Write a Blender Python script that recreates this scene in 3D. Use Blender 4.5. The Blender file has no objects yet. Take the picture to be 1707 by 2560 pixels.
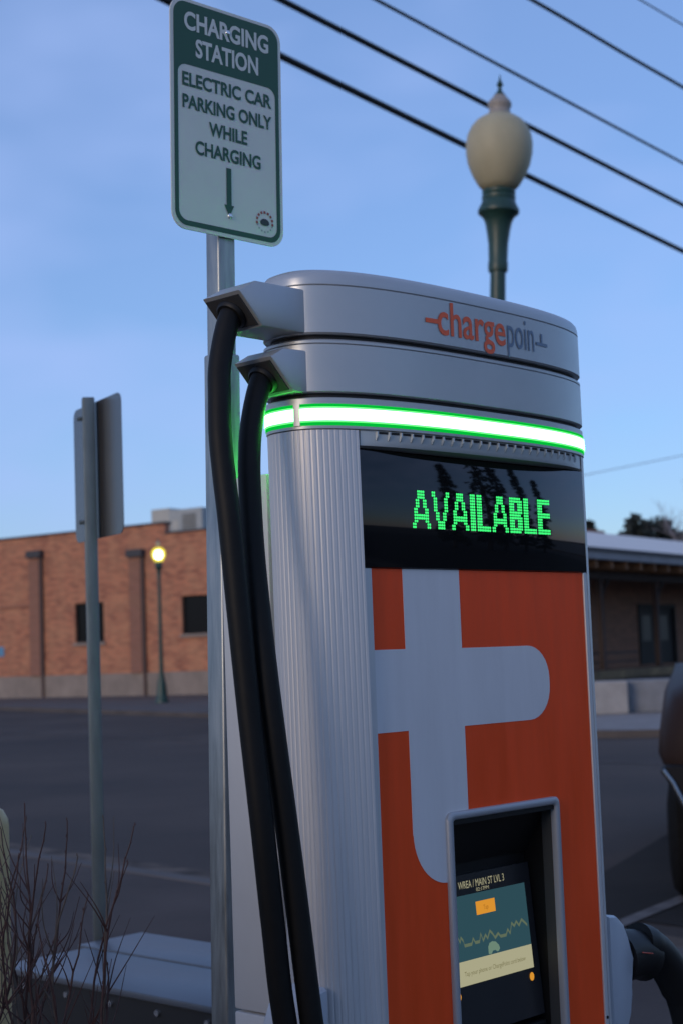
import bpy, bmesh, math, random
from mathutils import Vector, Matrix
from math import sin, cos, pi, radians, sqrt, atan2

scene = bpy.context.scene
COL = scene.collection
random.seed(7)

# ------------------------------------------------------------------ camera
cam_data = bpy.data.cameras.new("camera")
cam = bpy.data.objects.new("camera", cam_data)
COL.objects.link(cam)
scene.camera = cam
PITCH, ROLL = radians(5.2), radians(2.1)
fw = Vector((0, cos(PITCH), sin(PITCH)))
up0 = Vector((0, -sin(PITCH), cos(PITCH)))
rt0 = Vector((1, 0, 0))
rt = rt0 * cos(ROLL) - up0 * sin(ROLL)
up = up0 * cos(ROLL) + rt0 * sin(ROLL)
M = Matrix((rt, up, -fw)).transposed().to_4x4()
M.translation = Vector((0, 0, 1.6))
cam.matrix_world = M
cam_data.sensor_fit = 'VERTICAL'
cam_data.sensor_height = 22.3
cam_data.lens = 22.3 * 3900 / 2560
cam_data.clip_start = 0.05
cam_data.clip_end = 2000
cam_data.dof.use_dof = True
cam_data.dof.focus_distance = 2.62
cam_data.dof.aperture_fstop = 3.7
cam_data.dof.aperture_blades = 7

# ------------------------------------------------------------------ world and sun
SUN_EL = radians(4.0)
SUN_AZ = radians(217)          # behind the camera, to its left
world = bpy.data.worlds.new("World")
scene.world = world
world.use_nodes = True
wn, wl = world.node_tree.nodes, world.node_tree.links
wn.clear()
sky = wn.new('ShaderNodeTexSky')
sky.sky_type = 'NISHITA'
sky.sun_disc = False
sky.sun_elevation = SUN_EL
sky.sun_rotation = SUN_AZ
sky.altitude = 1400
sky.air_density = 1.0
sky.dust_density = 1.0
sky.ozone_density = 3.0
tc = wn.new('ShaderNodeTexCoord')
mp = wn.new('ShaderNodeMapping')
mp.inputs['Scale'].default_value = (1.6, 1.6, 3.4)
wl.new(tc.outputs['Generated'], mp.inputs['Vector'])
nz = wn.new('ShaderNodeTexNoise')
nz.inputs['Scale'].default_value = 2.4
nz.inputs['Detail'].default_value = 3
nz.inputs['Roughness'].default_value = 0.55
wl.new(mp.outputs['Vector'], nz.inputs['Vector'])
rmp = wn.new('ShaderNodeMapRange')
rmp.inputs['From Min'].default_value = 0.42
rmp.inputs['From Max'].default_value = 0.75
rmp.inputs['To Min'].default_value = 0.32
rmp.inputs['To Max'].default_value = 0.80
wl.new(nz.outputs['Fac'], rmp.inputs['Value'])
tint = wn.new('ShaderNodeMix')
tint.data_type = 'RGBA'
tint.blend_type = 'MULTIPLY'
tint.inputs['Factor'].default_value = 1.0
tint.inputs['B'].default_value = (1.08, 0.97, 1.06, 1)
wl.new(sky.outputs['Color'], tint.inputs['A'])
cloud = wn.new('ShaderNodeMix')
cloud.data_type = 'RGBA'
cloud.inputs['B'].default_value = (1.36, 1.86, 3.30, 1)
wl.new(rmp.outputs['Result'], cloud.inputs['Factor'])
wl.new(tint.outputs['Result'], cloud.inputs['A'])
bg = wn.new('ShaderNodeBackground')
bg.inputs['Strength'].default_value = 0.148
wl.new(cloud.outputs['Result'], bg.inputs['Color'])
wo = wn.new('ShaderNodeOutputWorld')
wl.new(bg.outputs['Background'], wo.inputs['Surface'])

sun_data = bpy.data.lights.new("sun", 'SUN')
sun_data.energy = 0.50
sun_data.angle = radians(22)
sun_data.color = (1.0, 0.80, 0.62)
sun = bpy.data.objects.new("sun", sun_data)
COL.objects.link(sun)
to_sun = Vector((sin(SUN_AZ) * cos(radians(14)), cos(SUN_AZ) * cos(radians(14)), sin(radians(14))))
sun.rotation_euler = to_sun.to_track_quat('Z', 'Y').to_euler()
sun.location = to_sun * 50 + Vector((0, 0, 10))

vs = scene.view_settings
vs.view_transform = 'Standard'
vs.look = 'None'
vs.exposure = 1.0
vs.gamma = 1.0
vs.use_curve_mapping = False

# ------------------------------------------------------------------ materials
MATS = {}
def mat(name, col, rough=0.5, metal=0.0, noise=0.0, nscale=20.0, stretch=(1, 1, 1), bump=0.0, bscale=None,
        emit=None, estr=0.0, coat=0.0, trans=0.0, spec=0.5, rvar=0.0):
    if name in MATS:
        return MATS[name]
    m = bpy.data.materials.new(name)
    m.use_nodes = True
    nt = m.node_tree
    b = nt.nodes['Principled BSDF']
    b.inputs['Base Color'].default_value = (*col, 1)
    b.inputs['Roughness'].default_value = rough
    b.inputs['Metallic'].default_value = metal
    b.inputs['Specular IOR Level'].default_value = spec
    b.inputs['Coat Weight'].default_value = coat
    b.inputs['Coat Roughness'].default_value = 0.08
    b.inputs['Transmission Weight'].default_value = trans
    if emit:
        b.inputs['Emission Color'].default_value = (*emit, 1)
        b.inputs['Emission Strength'].default_value = estr
    if noise or bump or rvar:
        t = nt.nodes.new('ShaderNodeTexCoord')
        mpg = nt.nodes.new('ShaderNodeMapping')
        mpg.inputs['Scale'].default_value = stretch
        nt.links.new(t.outputs['Object'], mpg.inputs['Vector'])
        n = nt.nodes.new('ShaderNodeTexNoise')
        n.inputs['Scale'].default_value = nscale
        n.inputs['Detail'].default_value = 6
        n.inputs['Roughness'].default_value = 0.6
        nt.links.new(mpg.outputs['Vector'], n.inputs['Vector'])
        if noise:
            r = nt.nodes.new('ShaderNodeMapRange')
            r.inputs['From Min'].default_value = 0.3
            r.inputs['From Max'].default_value = 0.7
            r.inputs['To Min'].default_value = 1 - noise
            r.inputs['To Max'].default_value = 1 + noise
            nt.links.new(n.outputs['Fac'], r.inputs['Value'])
            mx = nt.nodes.new('ShaderNodeMix')
            mx.data_type = 'RGBA'
            mx.blend_type = 'MULTIPLY'
            mx.inputs['Factor'].default_value = 1
            mx.inputs['A'].default_value = (*col, 1)
            nt.links.new(r.outputs['Result'], mx.inputs['B'])
            nt.links.new(mx.outputs['Result'], b.inputs['Base Color'])
        if rvar:
            r2 = nt.nodes.new('ShaderNodeMapRange')
            r2.inputs['From Min'].default_value = 0.3
            r2.inputs['From Max'].default_value = 0.7
            r2.inputs['To Min'].default_value = max(0.02, rough - rvar)
            r2.inputs['To Max'].default_value = min(1, rough + rvar)
            nt.links.new(n.outputs['Fac'], r2.inputs['Value'])
            nt.links.new(r2.outputs['Result'], b.inputs['Roughness'])
        if bump:
            n2 = n
            if bscale:
                n2 = nt.nodes.new('ShaderNodeTexNoise')
                n2.inputs['Scale'].default_value = bscale
                n2.inputs['Detail'].default_value = 4
                nt.links.new(mpg.outputs['Vector'], n2.inputs['Vector'])
            bp = nt.nodes.new('ShaderNodeBump')
            bp.inputs['Strength'].default_value = bump
            bp.inputs['Distance'].default_value = 0.01
            nt.links.new(n2.outputs['Fac'], bp.inputs['Height'])
            nt.links.new(bp.outputs['Normal'], b.inputs['Normal'])
    MATS[name] = m
    return m

def emitter(name, col, strength, mix_transparent=0.0):
    if name in MATS:
        return MATS[name]
    m = bpy.data.materials.new(name)
    m.use_nodes = True
    nt = m.node_tree
    nt.nodes.clear()
    o = nt.nodes.new('ShaderNodeOutputMaterial')
    em = nt.nodes.new('ShaderNodeEmission')
    em.inputs['Color'].default_value = (*col, 1)
    em.inputs['Strength'].default_value = strength
    if mix_transparent:
        tr = nt.nodes.new('ShaderNodeBsdfTransparent')
        mx = nt.nodes.new('ShaderNodeMixShader')
        mx.inputs['Fac'].default_value = mix_transparent
        nt.links.new(em.outputs[0], mx.inputs[1])
        nt.links.new(tr.outputs[0], mx.inputs[2])
        nt.links.new(mx.outputs[0], o.inputs['Surface'])
    else:
        nt.links.new(em.outputs[0], o.inputs['Surface'])
    MATS[name] = m
    return m

def brick_mat(name, c1, c2, mortar, scale, patch):
    m = bpy.data.materials.new(name)
    m.use_nodes = True
    nt = m.node_tree
    b = nt.nodes['Principled BSDF']
    b.inputs['Roughness'].default_value = 0.9
    t = nt.nodes.new('ShaderNodeTexCoord')
    sp = nt.nodes.new('ShaderNodeSeparateXYZ')
    nt.links.new(t.outputs['Object'], sp.inputs[0])
    cb = nt.nodes.new('ShaderNodeCombineXYZ')
    ad = nt.nodes.new('ShaderNodeMath')
    ad.operation = 'ADD'
    nt.links.new(sp.outputs['X'], ad.inputs[0])
    nt.links.new(sp.outputs['Y'], ad.inputs[1])
    nt.links.new(ad.outputs[0], cb.inputs['X'])
    nt.links.new(sp.outputs['Z'], cb.inputs['Y'])
    br = nt.nodes.new('ShaderNodeTexBrick')
    br.inputs['Color1'].default_value = (*c1, 1)
    br.inputs['Color2'].default_value = (*c2, 1)
    br.inputs['Mortar'].default_value = (*mortar, 1)
    br.inputs['Scale'].default_value = scale
    br.inputs['Mortar Size'].default_value = 0.012
    br.inputs['Bias'].default_value = -0.1
    br.inputs['Brick Width'].default_value = 0.42
    br.inputs['Row Height'].default_value = 0.14
    nt.links.new(cb.outputs[0], br.inputs['Vector'])
    n = nt.nodes.new('ShaderNodeTexNoise')
    n.inputs['Scale'].default_value = 0.9
    n.inputs['Detail'].default_value = 10
    n.inputs['Roughness'].default_value = 0.75
    nt.links.new(t.outputs['Object'], n.inputs['Vector'])
    r = nt.nodes.new('ShaderNodeMapRange')
    r.inputs['From Min'].default_value = 0.44
    r.inputs['From Max'].default_value = 0.66
    r.inputs['To Min'].default_value = 0.0
    r.inputs['To Max'].default_value = 0.7
    nt.links.new(n.outputs['Fac'], r.inputs['Value'])
    mx = nt.nodes.new('ShaderNodeMix')
    mx.data_type = 'RGBA'
    nt.links.new(r.outputs['Result'], mx.inputs['Factor'])
    nt.links.new(br.outputs['Color'], mx.inputs['A'])
    mx.inputs['B'].default_value = (*patch, 1)
    nt.links.new(mx.outputs['Result'], b.inputs['Base Color'])
    MATS[name] = m
    return m

SILVER = mat('silver_paint', (0.45, 0.47, 0.48), rough=0.40, metal=0.55, noise=0.06, nscale=7, rvar=0.07, bump=0.02, bscale=700)
ALU = mat('brushed_aluminium', (0.60, 0.60, 0.605), rough=0.50, metal=0.5, noise=0.05, nscale=40, stretch=(6, 6, 0.15), rvar=0.06)
DARKGAP = mat('black_gasket', (0.012, 0.012, 0.013), rough=0.6)
BLACKGLOSS = mat('black_display_glass', (0.006, 0.007, 0.008), rough=0.04, spec=0.5)
BLACKMATT = mat('black_plastic', (0.007, 0.007, 0.007), rough=0.5, spec=0.3)
BEZEL = mat('dark_bezel', (0.022, 0.022, 0.024), rough=0.3)
RUBBER = mat('cable_rubber', (0.006, 0.006, 0.006), rough=0.55, spec=0.22, noise=0.15, nscale=60, bump=0.05)
ORANGE = mat('orange_vinyl', (0.84, 0.074, 0.010), rough=0.45, spec=0.3, noise=0.09, nscale=9, stretch=(2.5, 2.5, 0.35), rvar=0.10)
GREYVINYL = mat('grey_vinyl', (0.64, 0.64, 0.65), rough=0.40, noise=0.05, nscale=9, stretch=(2.5, 2.5, 0.35), rvar=0.08)
WORD_O = mat('wordmark_orange', (0.75, 0.11, 0.03), rough=0.4)
WORD_G = mat('wordmark_grey', (0.13, 0.19, 0.28), rough=0.4)
GALV = mat('galvanised_steel', (0.32, 0.335, 0.33), rough=0.42, metal=0.8, noise=0.28, nscale=14, stretch=(4, 4, 0.5), rvar=0.12)
PAINTGREY = mat('light_grey_paint', (0.50, 0.51, 0.51), rough=0.45, noise=0.04, nscale=5)

# ------------------------------------------------------------------ mesh helpers
def link(o, parent=None):
    COL.objects.link(o)
    if parent is not None:
        o.parent = parent
    return o

def tag(o, label=None, cat=None, group=None, kind=None):
    if label: o['label'] = label
    if cat: o['category'] = cat
    if group: o['group'] = group
    if kind: o['kind'] = kind
    return o

def thing(name, loc, label, cat, group=None, rotz=0.0):
    o = bpy.data.objects.new(name, None)
    o.empty_display_size = 0.1
    o.location = loc
    o.rotation_euler = (0, 0, rotz)
    link(o)
    return tag(o, label, cat, group)

def obj(name, bm, m, parent=None, smooth=None, recalc=True):
    if recalc:
        bmesh.ops.recalc_face_normals(bm, faces=bm.faces[:])
    me = bpy.data.meshes.new(name)
    bm.to_mesh(me)
    bm.free()
    for mm in (m if isinstance(m, (list, tuple)) else [m]):
        me.materials.append(mm)
    if smooth is not None:
        for p in me.polygons:
            p.use_smooth = True
        me.set_sharp_from_angle(angle=radians(smooth))
    return link(bpy.data.objects.new(name, me), parent)

def add_box(bm, c, s, rotz=0.0, bevel=0.0, seg=2):
    r = bmesh.ops.create_cube(bm, size=1.0)
    vs_ = r['verts']
    bmesh.ops.scale(bm, vec=s, verts=vs_)
    if rotz:
        bmesh.ops.rotate(bm, cent=(0, 0, 0), matrix=Matrix.Rotation(rotz, 3, 'Z'), verts=vs_)
    bmesh.ops.translate(bm, vec=c, verts=vs_)
    if bevel:
        ed = list({e for v in vs_ for e in v.link_edges})
        bmesh.ops.bevel(bm, geom=ed, offset=bevel, segments=seg, profile=0.5, affect='EDGES')
    return bm

def box(x0, x1, y0, y1, z0, z1, bevel=0.0, bm=None):
    bm = bm or bmesh.new()
    return add_box(bm, ((x0 + x1) / 2, (y0 + y1) / 2, (z0 + z1) / 2), (x1 - x0, y1 - y0, z1 - z0), 0, bevel)

def prism(pts, d0, d1, axis='y', bm=None, bevel=0.0):
    """extrude a 2D outline; axis y: pts are (x,z), from y=d0 to y=d1; axis z: pts are (x,y)"""
    bm = bm or bmesh.new()
    f = (lambda p, d: (p[0], d, p[1])) if axis == 'y' else ((lambda p, d: (p[0], p[1], d)) if axis == 'z' else (lambda p, d: (d, p[0], p[1])))
    a = [bm.verts.new(f(p, d0)) for p in pts]
    b = [bm.verts.new(f(p, d1)) for p in pts]
    n = len(pts)
    fa = bm.faces.new(a)
    fb = bm.faces.new(b[::-1])
    for i in range(n):
        bm.faces.new((a[i], b[i], b[(i + 1) % n], a[(i + 1) % n]))
    if bevel:
        bmesh.ops.bevel(bm, geom=list(fb.edges) + list(fa.edges), offset=bevel, segments=2, profile=0.5, affect='EDGES')
    return bm

def lathe(prof, N=32, bm=None, cx=0, cy=0):
    bm = bm or bmesh.new()
    rings = []
    for r, z in prof:
        if r < 1e-5:
            rings.append([bm.verts.new((cx, cy, z))])
        else:
            rings.append([bm.verts.new((cx + r * cos(2 * pi * i / N), cy + r * sin(2 * pi * i / N), z)) for i in range(N)])
    for a, b in zip(rings, rings[1:]):
        if len(a) == 1 and len(b) == 1:
            continue
        for i in range(N):
            j = (i + 1) % N
            if len(a) == 1:
                bm.faces.new((a[0], b[j], b[i]))
            elif len(b) == 1:
                bm.faces.new((a[i], a[j], b[0]))
            else:
                bm.faces.new((a[i], a[j], b[j], b[i]))
    for ring, fl in ((rings[0], True), (rings[-1], False)):
        if len(ring) > 1:
            bm.faces.new(ring[::-1] if fl else ring)
    return bm

def catmull(P, n):
    P = [Vector(p) for p in P]
    Q = [P[0] * 2 - P[1]] + P + [P[-1] * 2 - P[-2]]
    out = []
    for i in range(1, len(Q) - 2):
        for k in range(n):
            t = k / n
            a, b, c, d = Q[i - 1], Q[i], Q[i + 1], Q[i + 2]
            out.append(0.5 * ((2 * b) + (c - a) * t + (2 * a - 5 * b + 4 * c - d) * t * t + (3 * b - a - 3 * c + d) * t ** 3))
    out.append(P[-1])
    return out

def tube(pts, rad, N=12, bm=None, cap=True):
    bm = bm or bmesh.new()
    pts = [Vector(p) for p in pts]
    n = len(pts)
    rr = rad if isinstance(rad, (list, tuple)) else [rad] * n
    prev = None
    rings = []
    for i, p in enumerate(pts):
        t = (pts[min(i + 1, n - 1)] - pts[max(i - 1, 0)]).normalized()
        if prev is None:
            u = t.orthogonal().normalized()
        else:
            u = (prev - t * prev.dot(t)).normalized()
        prev = u
        v = t.cross(u)
        rings.append([bm.verts.new(p + (u * cos(2 * pi * k / N) + v * sin(2 * pi * k / N)) * rr[i]) for k in range(N)])
    for a, b in zip(rings, rings[1:]):
        for k in range(N):
            bm.faces.new((a[k], a[(k + 1) % N], b[(k + 1) % N], b[k]))
    if cap:
        bm.faces.new(rings[0][::-1])
        bm.faces.new(rings[-1])
    return bm

def rrect(x0, x1, z0, z1, r, n=8):
    pts = []
    for cx, cz, a in ((x1 - r, z1 - r, 0), (x0 + r, z1 - r, 90), (x0 + r, z0 + r, 180), (x1 - r, z0 + r, 270)):
        for k in range(n + 1):
            t = radians(a + 90 * k / n)
            pts.append((cx + r * cos(t), cz + r * sin(t)))
    return pts

_txt_cache = {}
def text_mesh(s, off=0.0):
    """flat triangulated outline of a word, unit size; returns (verts2d, faces, bbox)"""
    k = (s, off)
    if k not in _txt_cache:
        c = bpy.data.curves.new('lettering', 'FONT')
        c.body = s
        c.size = 1.0
        c.offset = off
        c.resolution_u = 4
        o = bpy.data.objects.new('lettering', c)
        COL.objects.link(o)
        bpy.context.view_layer.update()
        dg = bpy.context.evaluated_depsgraph_get()
        me = bpy.data.meshes.new_from_object(o.evaluated_get(dg))
        vv = [(v.co.x, v.co.y) for v in me.vertices]
        ff = [tuple(p.vertices) for p in me.polygons]
        bpy.data.objects.remove(o)
        bpy.data.curves.remove(c)
        bpy.data.meshes.remove(me)
        xs = [v[0] for v in vv]; ys = [v[1] for v in vv]
        _txt_cache[k] = (vv, ff, (min(xs), max(xs), min(ys), max(ys)))
    return _txt_cache[k]

def text_obj(name, s, x0, x1, zb, cap, m, parent, fmap, off=0.0, cap_ref='H'):
    """put a word from x0 to x1 on baseline zb with capital height cap; fmap turns (x,z) into a 3D point"""
    vv, ff, bb = text_mesh(s, off)
    _, _, cb = text_mesh(cap_ref, off)
    sx = (x1 - x0) / (bb[1] - bb[0]); sz = cap / cb[3]
    bm = bmesh.new()
    V = [bm.verts.new(fmap(x0 + (v[0] - bb[0]) * sx, zb + v[1] * sz)) for v in vv]
    for f in ff:
        try:
            bm.faces.new([V[i] for i in f])
        except ValueError:
            pass
    return obj(name, bm, m, parent, recalc=False)

# ------------------------------------------------------------------ ground, road, pavements
ASPHALT = mat('asphalt', (0.074, 0.057, 0.048), rough=0.9, spec=0.2, noise=0.38, nscale=0.22, bump=0.5, bscale=60, rvar=0.08)
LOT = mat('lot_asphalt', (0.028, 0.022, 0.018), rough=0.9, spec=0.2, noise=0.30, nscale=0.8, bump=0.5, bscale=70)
CONC = mat('concrete', (0.085, 0.070, 0.062), rough=0.85, noise=0.22, nscale=0.9, bump=0.3, bscale=40)
CONC_L = mat('pale_concrete', (0.24, 0.21, 0.19), rough=0.85, noise=0.18, nscale=1.2, bump=0.3, bscale=30)
CONC_D = mat('dark_concrete', (0.076, 0.058, 0.050), rough=0.9, spec=0.2, noise=0.25, nscale=0.7, bump=0.4, bscale=40)
LINE = mat('worn_road_paint', (0.13, 0.11, 0.10), rough=0.8, noise=0.5, nscale=5)
LINE2 = mat('faint_road_paint', (0.080, 0.064, 0.055), rough=0.9, noise=0.4, nscale=1.5, spec=0.2)

def sheet(name, pts, z, m, kind='structure', parent=None):
    bm = bmesh.new()
    bm.faces.new([bm.verts.new((p[0], p[1], z)) for p in pts])
    o = obj(name, bm, m, parent)
    for p in o.data.polygons:
        pass
    return tag(o, kind=kind) if parent is None else o

bm = bmesh.new()
bmesh.ops.create_grid(bm, x_segments=8, y_segments=8, size=700)
tag(obj('ground', bm, ASPHALT), kind='structure')

KD = Vector((0.647, -0.762, 0))      # direction of the near kerb
K0 = Vector((-3.09, 14.16, 0))
KN = Vector((-0.762, -0.647, 0))     # towards the camera side
def kpt(s, off):
    p = K0 + KD * s + KN * off
    return (p.x, p.y)
# gutter and kerb between the road and the paving the charger stands on
gut = prism([kpt(-60, 0), kpt(40, 0), kpt(40, 0.62), kpt(-60, 0.62)], 0.004, 0.03, 'z')
gutter = tag(obj('gutter', gut, mat('gutter_concrete', (0.115, 0.085, 0.066), rough=0.9, noise=0.7, nscale=2.2, spec=0.2)), kind='structure')
kerb_bm = prism([kpt(-60, 0.623), kpt(40, 0.623), kpt(40, 0.80), kpt(-60, 0.80)], 0.0, 0.13, 'z', bevel=0.02)
tag(obj('kerb', kerb_bm, CONC), kind='structure')
tag(obj('paving', prism([kpt(-60, 0.803), kpt(40, 0.803), kpt(40, 60), kpt(-60, 60)], 0.0, 0.122, 'z'), CONC_D), kind='structure')
# darker parking bay to the right with its painted line
lot_pts = [(0.9, 8.35), (60, -50), (90, -20), (22, 20.5), (3.0, 13.1)]
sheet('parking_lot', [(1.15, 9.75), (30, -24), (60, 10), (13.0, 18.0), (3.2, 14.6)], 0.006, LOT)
g33 = Vector((sin(radians(33.4)), cos(radians(33.4)), 0))
n33 = Vector((g33.y, -g33.x, 0))
for k, off in enumerate((0.0, 2.9)):
    a = Vector((1.53, 9.13, 0)) - g33 * 0.45 + n33 * off
    b = a + g33 * 5.2
    w = n33 * 0.055
    o = sheet('parking_line', [(a - w)[:2], (a + w)[:2], (b + w)[:2], (b - w)[:2]], 0.012, LINE)
# faint edge line along the street
ld = Vector((0.62, -0.785, 0)).normalized()
ln = Vector((ld.y, -ld.x, 0))
pl = [(-60.0, 105.0), (-8.48, 38.18), (-2.69, 30.71), (3.31, 21.65), (4.3, 20.8), (24.0, 4.0)]
bm = bmesh.new()
prev = None
for i, p in enumerate(pl):
    d = Vector((pl[min(i + 1, 5)][0] - pl[max(i - 1, 0)][0], pl[min(i + 1, 5)][1] - pl[max(i - 1, 0)][1])).normalized()
    q = Vector((d.y, -d.x)) * 0.11
    cur = (bm.verts.new((p[0] + q.x, p[1] + q.y, 0.005)), bm.verts.new((p[0] - q.x, p[1] - q.y, 0.005)))
    if prev:
        bm.faces.new((prev[0], prev[1], cur[1], cur[0]))
    prev = cur
tag(obj('road_line', bm, LINE2), kind='structure')
# far pavement with its kerb
far_k = [(-80, 171), (-12.9, 58.15), (-3.72, 43.0), (3.3, 28.2), (4.6, 27.0), (14.0, 24.8), (60, 14)]
fp = far_k + [(160, 60), (120, 190), (-40, 260)]
tag(obj('far_pavement', prism(fp, 0.0, 0.115, 'z'), CONC), kind='structure')
bm = bmesh.new()
prev = None
for i, p in enumerate(far_k):
    d = Vector((far_k[min(i + 1, 6)][0] - far_k[max(i - 1, 0)][0], far_k[min(i + 1, 6)][1] - far_k[max(i - 1, 0)][1])).normalized()
    q = Vector((d.y, -d.x))
    if q.y > 0: q = -q
    a = Vector(p) + q * 0.17; b = Vector(p) - q * 0.01
    cur = [bm.verts.new((a.x, a.y, 0)), bm.verts.new((a.x, a.y, 0.13)), bm.verts.new((b.x, b.y, 0.13)), bm.verts.new((b.x, b.y, 0.05))]
    if prev:
        for k in range(3):
            bm.faces.new((prev[k], prev[k + 1], cur[k + 1], cur[k]))
    prev = cur
tag(obj('far_kerb', bm, CONC), kind='structure')
tag(obj('dock_apron', prism([(3.42, 28.25), (4.66, 27.12), (14.0, 24.95), (24.0, 30), (12.0, 39.0), (4.3, 36.8)], 0.1155, 0.1185, 'z'), CONC_L), kind='structure')
# shallow puddle in the gutter
WATER = mat('puddle_water', (0.012, 0.013, 0.014), rough=0.03, spec=0.6)
bm = bmesh.new()
vv = []
for k in range(28):
    t = 2 * pi * k / 28
    rr = 1 + 0.25 * sin(3 * t + 1) + 0.18 * sin(5 * t)
    s = 2.75 + 0.34 * rr * cos(t); of = 0.40 + 0.10 * rr * sin(t)
    p = kpt(s, of)
    vv.append(bm.verts.new((p[0], p[1], 0.034)))
bm.faces.new(vv)
tag(obj('puddle', bm, WATER), kind='structure')

# ------------------------------------------------------------------ brick building across the street
BRICK = brick_mat('orange_brick', (0.50, 0.19, 0.10), (0.25, 0.085, 0.05), (0.27, 0.18, 0.13), 1.0, (0.47, 0.245, 0.135))
PLINTH = mat('grey_render', (0.24, 0.20, 0.17), rough=0.9, noise=0.2, nscale=1.0)
COPING = mat('dark_coping', (0.05, 0.05, 0.055), rough=0.7)
PIL = brick_mat('brown_brick', (0.28, 0.12, 0.08), (0.23, 0.10, 0.065), (0.22, 0.16, 0.13), 1.0, (0.27, 0.14, 0.09))
WGLASS = mat('dark_window_glass', (0.006, 0.006, 0.006), rough=0.25, spec=0.15)
WFRAME = mat('dark_window_frame', (0.010, 0.010, 0.011), rough=0.6, spec=0.2)
bb = thing('brick_building', (-14.04, 72.0, 0.115), 'long low orange brick building with two dark windows across the street', 'building',
           rotz=atan2(-0.57358, 0.81915))
# local x runs along the wall to the right, local y goes into the building
wins = [(2.24, 4.02, 2.42, 4.2), (8.62, 11.6, 2.58, 4.22)]
def wall_with_holes(x0, x1, z0, z1, holes, y0, y1, bm):
    xs = sorted({x0, x1} | {h[0] for h in holes} | {h[1] for h in holes})
    for a, b in zip(xs, xs[1:]):
        hs = [h for h in holes if h[0] <= a + 1e-6 and h[1] >= b - 1e-6]
        zs = [z0]
        for h in hs: zs += [h[2], h[3]]
        zs.append(z1)
        for k in range(0, len(zs), 2):
            if zs[k + 1] > zs[k] + 1e-6:
                box(a, b, y0, y1, zs[k], zs[k + 1], bm=bm)
wb = bmesh.new()
wall_with_holes(-34, 7.75, 1.0, 7.40, [wins[0]], 0, 0.35, wb)
wall_with_holes(7.75, 20, 1.0, 6.95, [wins[1]], 0, 0.35, wb)
bmesh.ops.remove_doubles(wb, verts=wb.verts[:], dist=0.0005)
obj('wall', wb, BRICK, bb)
obj('wall', box(-34, -33.65, 0.353, 18, 0, 7.4), BRICK, bb)
obj('wall', box(19.65, 20, 0.353, 18, 0, 6.95), BRICK, bb)
obj('plinth', box(-34, 20, -0.05, 0.35, -0.12, 0.997), PLINTH, bb)
obj('roof', box(-33.6, 7.75, 0.4, 18, 6.6, 6.75), COPING, bb)
obj('roof', box(7.76, 19.6, 0.4, 18, 6.3, 6.45), COPING, bb)
obj('coping', box(-34.05, 7.80, -0.07, 0.42, 7.403, 7.50, 0.01), COPING, bb)
obj('coping', box(7.803, 20.05, -0.07, 0.42, 6.953, 7.04, 0.01), COPING, bb)
for (a, b, z0, z1) in wins:
    f = bmesh.new()
    t = 0.07
    for r in ((a, a + t, z0, z1), (b - t, b, z0, z1), (a + t + .002, b - t - .002, z0, z0 + t), (a + t + .002, b - t - .002, z1 - t, z1)):
        box(r[0], r[1], 0.10, 0.20, r[2], r[3], bm=f)
    box((a + b) / 2 - 0.03, (a + b) / 2 + 0.03, 0.11, 0.19, z0 + t + .002, z1 - t - .002, bm=f)
    wobj = obj('window', f, WFRAME, bb)
    obj('pane', box(a + t, (a + b) / 2 - 0.03, 0.14, 0.16, z0 + t, z1 - t), WGLASS, wobj)
    obj('pane', box((a + b) / 2 + 0.03, b - t, 0.14, 0.16, z0 + t, z1 - t), WGLASS, wobj)
    obj('sill', box(a - 0.1, b + 0.1, -0.10, 0.098, z0 - 0.14, z0 - 0.003, 0.01), PLINTH, wobj)
for (a, b, zt) in ((-0.55, 0.12, 6.42), (5.72, 6.40, 6.05), (-9.5, -8.8, 6.6), (-18.4, -17.7, 6.6), (12.6, 13.3, 5.9)):
    obj('pilaster', box(a, b, -0.16, -0.003, 1.0, zt), PIL, bb)
    obj('pilaster_cap', box(a - 0.05, b + 0.22, -0.30, -0.003, zt + 0.003, zt + 0.34, 0.02), COPING, bb)
    obj('downspout', box(b + 0.03, b + 0.16, -0.15, -0.055, -0.1, zt, 0.01), mat('brown_downspout', (0.09, 0.055, 0.045), rough=0.6), bb)
obj('ledge', box(-7.2, -0.6, -0.05, -0.003, 4.2, 4.29), PIL, bb)
obj('wall_sign', box(-2.95, -2.42, -0.03, -0.003, 1.95, 2.40), mat('blue_sign', (0.10, 0.26, 0.42), rough=0.4), bb)

hv = thing('rooftop_unit', (-14.04 + 0.81915 * 4.3 + 0.57358 * 3, 72.0 - 0.57358 * 4.3 + 0.81915 * 3, 6.87), 'grey metal ventilation unit on the brick building roof', 'roof unit',
           rotz=atan2(-0.57358, 0.81915))
HV = mat('hvac_grey', (0.33, 0.36, 0.36), rough=0.6, noise=0.08, nscale=2)
obj('housing', box(0, 1.12, 0, 2.2, 0.14, 1.70, 0.02), mat('hvac_pale', (0.42, 0.42, 0.38), rough=0.6, noise=0.06, nscale=2), hv)
obj('housing', box(1.123, 3.1, -0.05, 2.2, 0.14, 1.58, 0.02), HV, hv)
obj('skid', box(0.05, 3.05, 0.1, 2.1, -0.01, 0.137), COPING, hv)
for k in range(7):
    obj('louvre', box(1.95, 2.75, -0.08, -0.053, 0.55 + k * 0.12, 0.60 + k * 0.12), COPING, hv)
obj('hatch', box(1.3, 1.7, -0.07, -0.053, 0.4, 1.1, 0.005), mat('hvac_pale', (0, 0, 0)), hv)

# ------------------------------------------------------------------ warehouse with loading dock on the right
hd = Vector((0.55194, 0.83389, 0)); hq = Vector((-0.83389, 0.55194, 0))
wh = thing('dock_building', (6.597, 40.0, 0.115), 'dark brown brick building with deep canopy over a loading dock', 'building', rotz=atan2(hd.y, hd.x))
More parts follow.
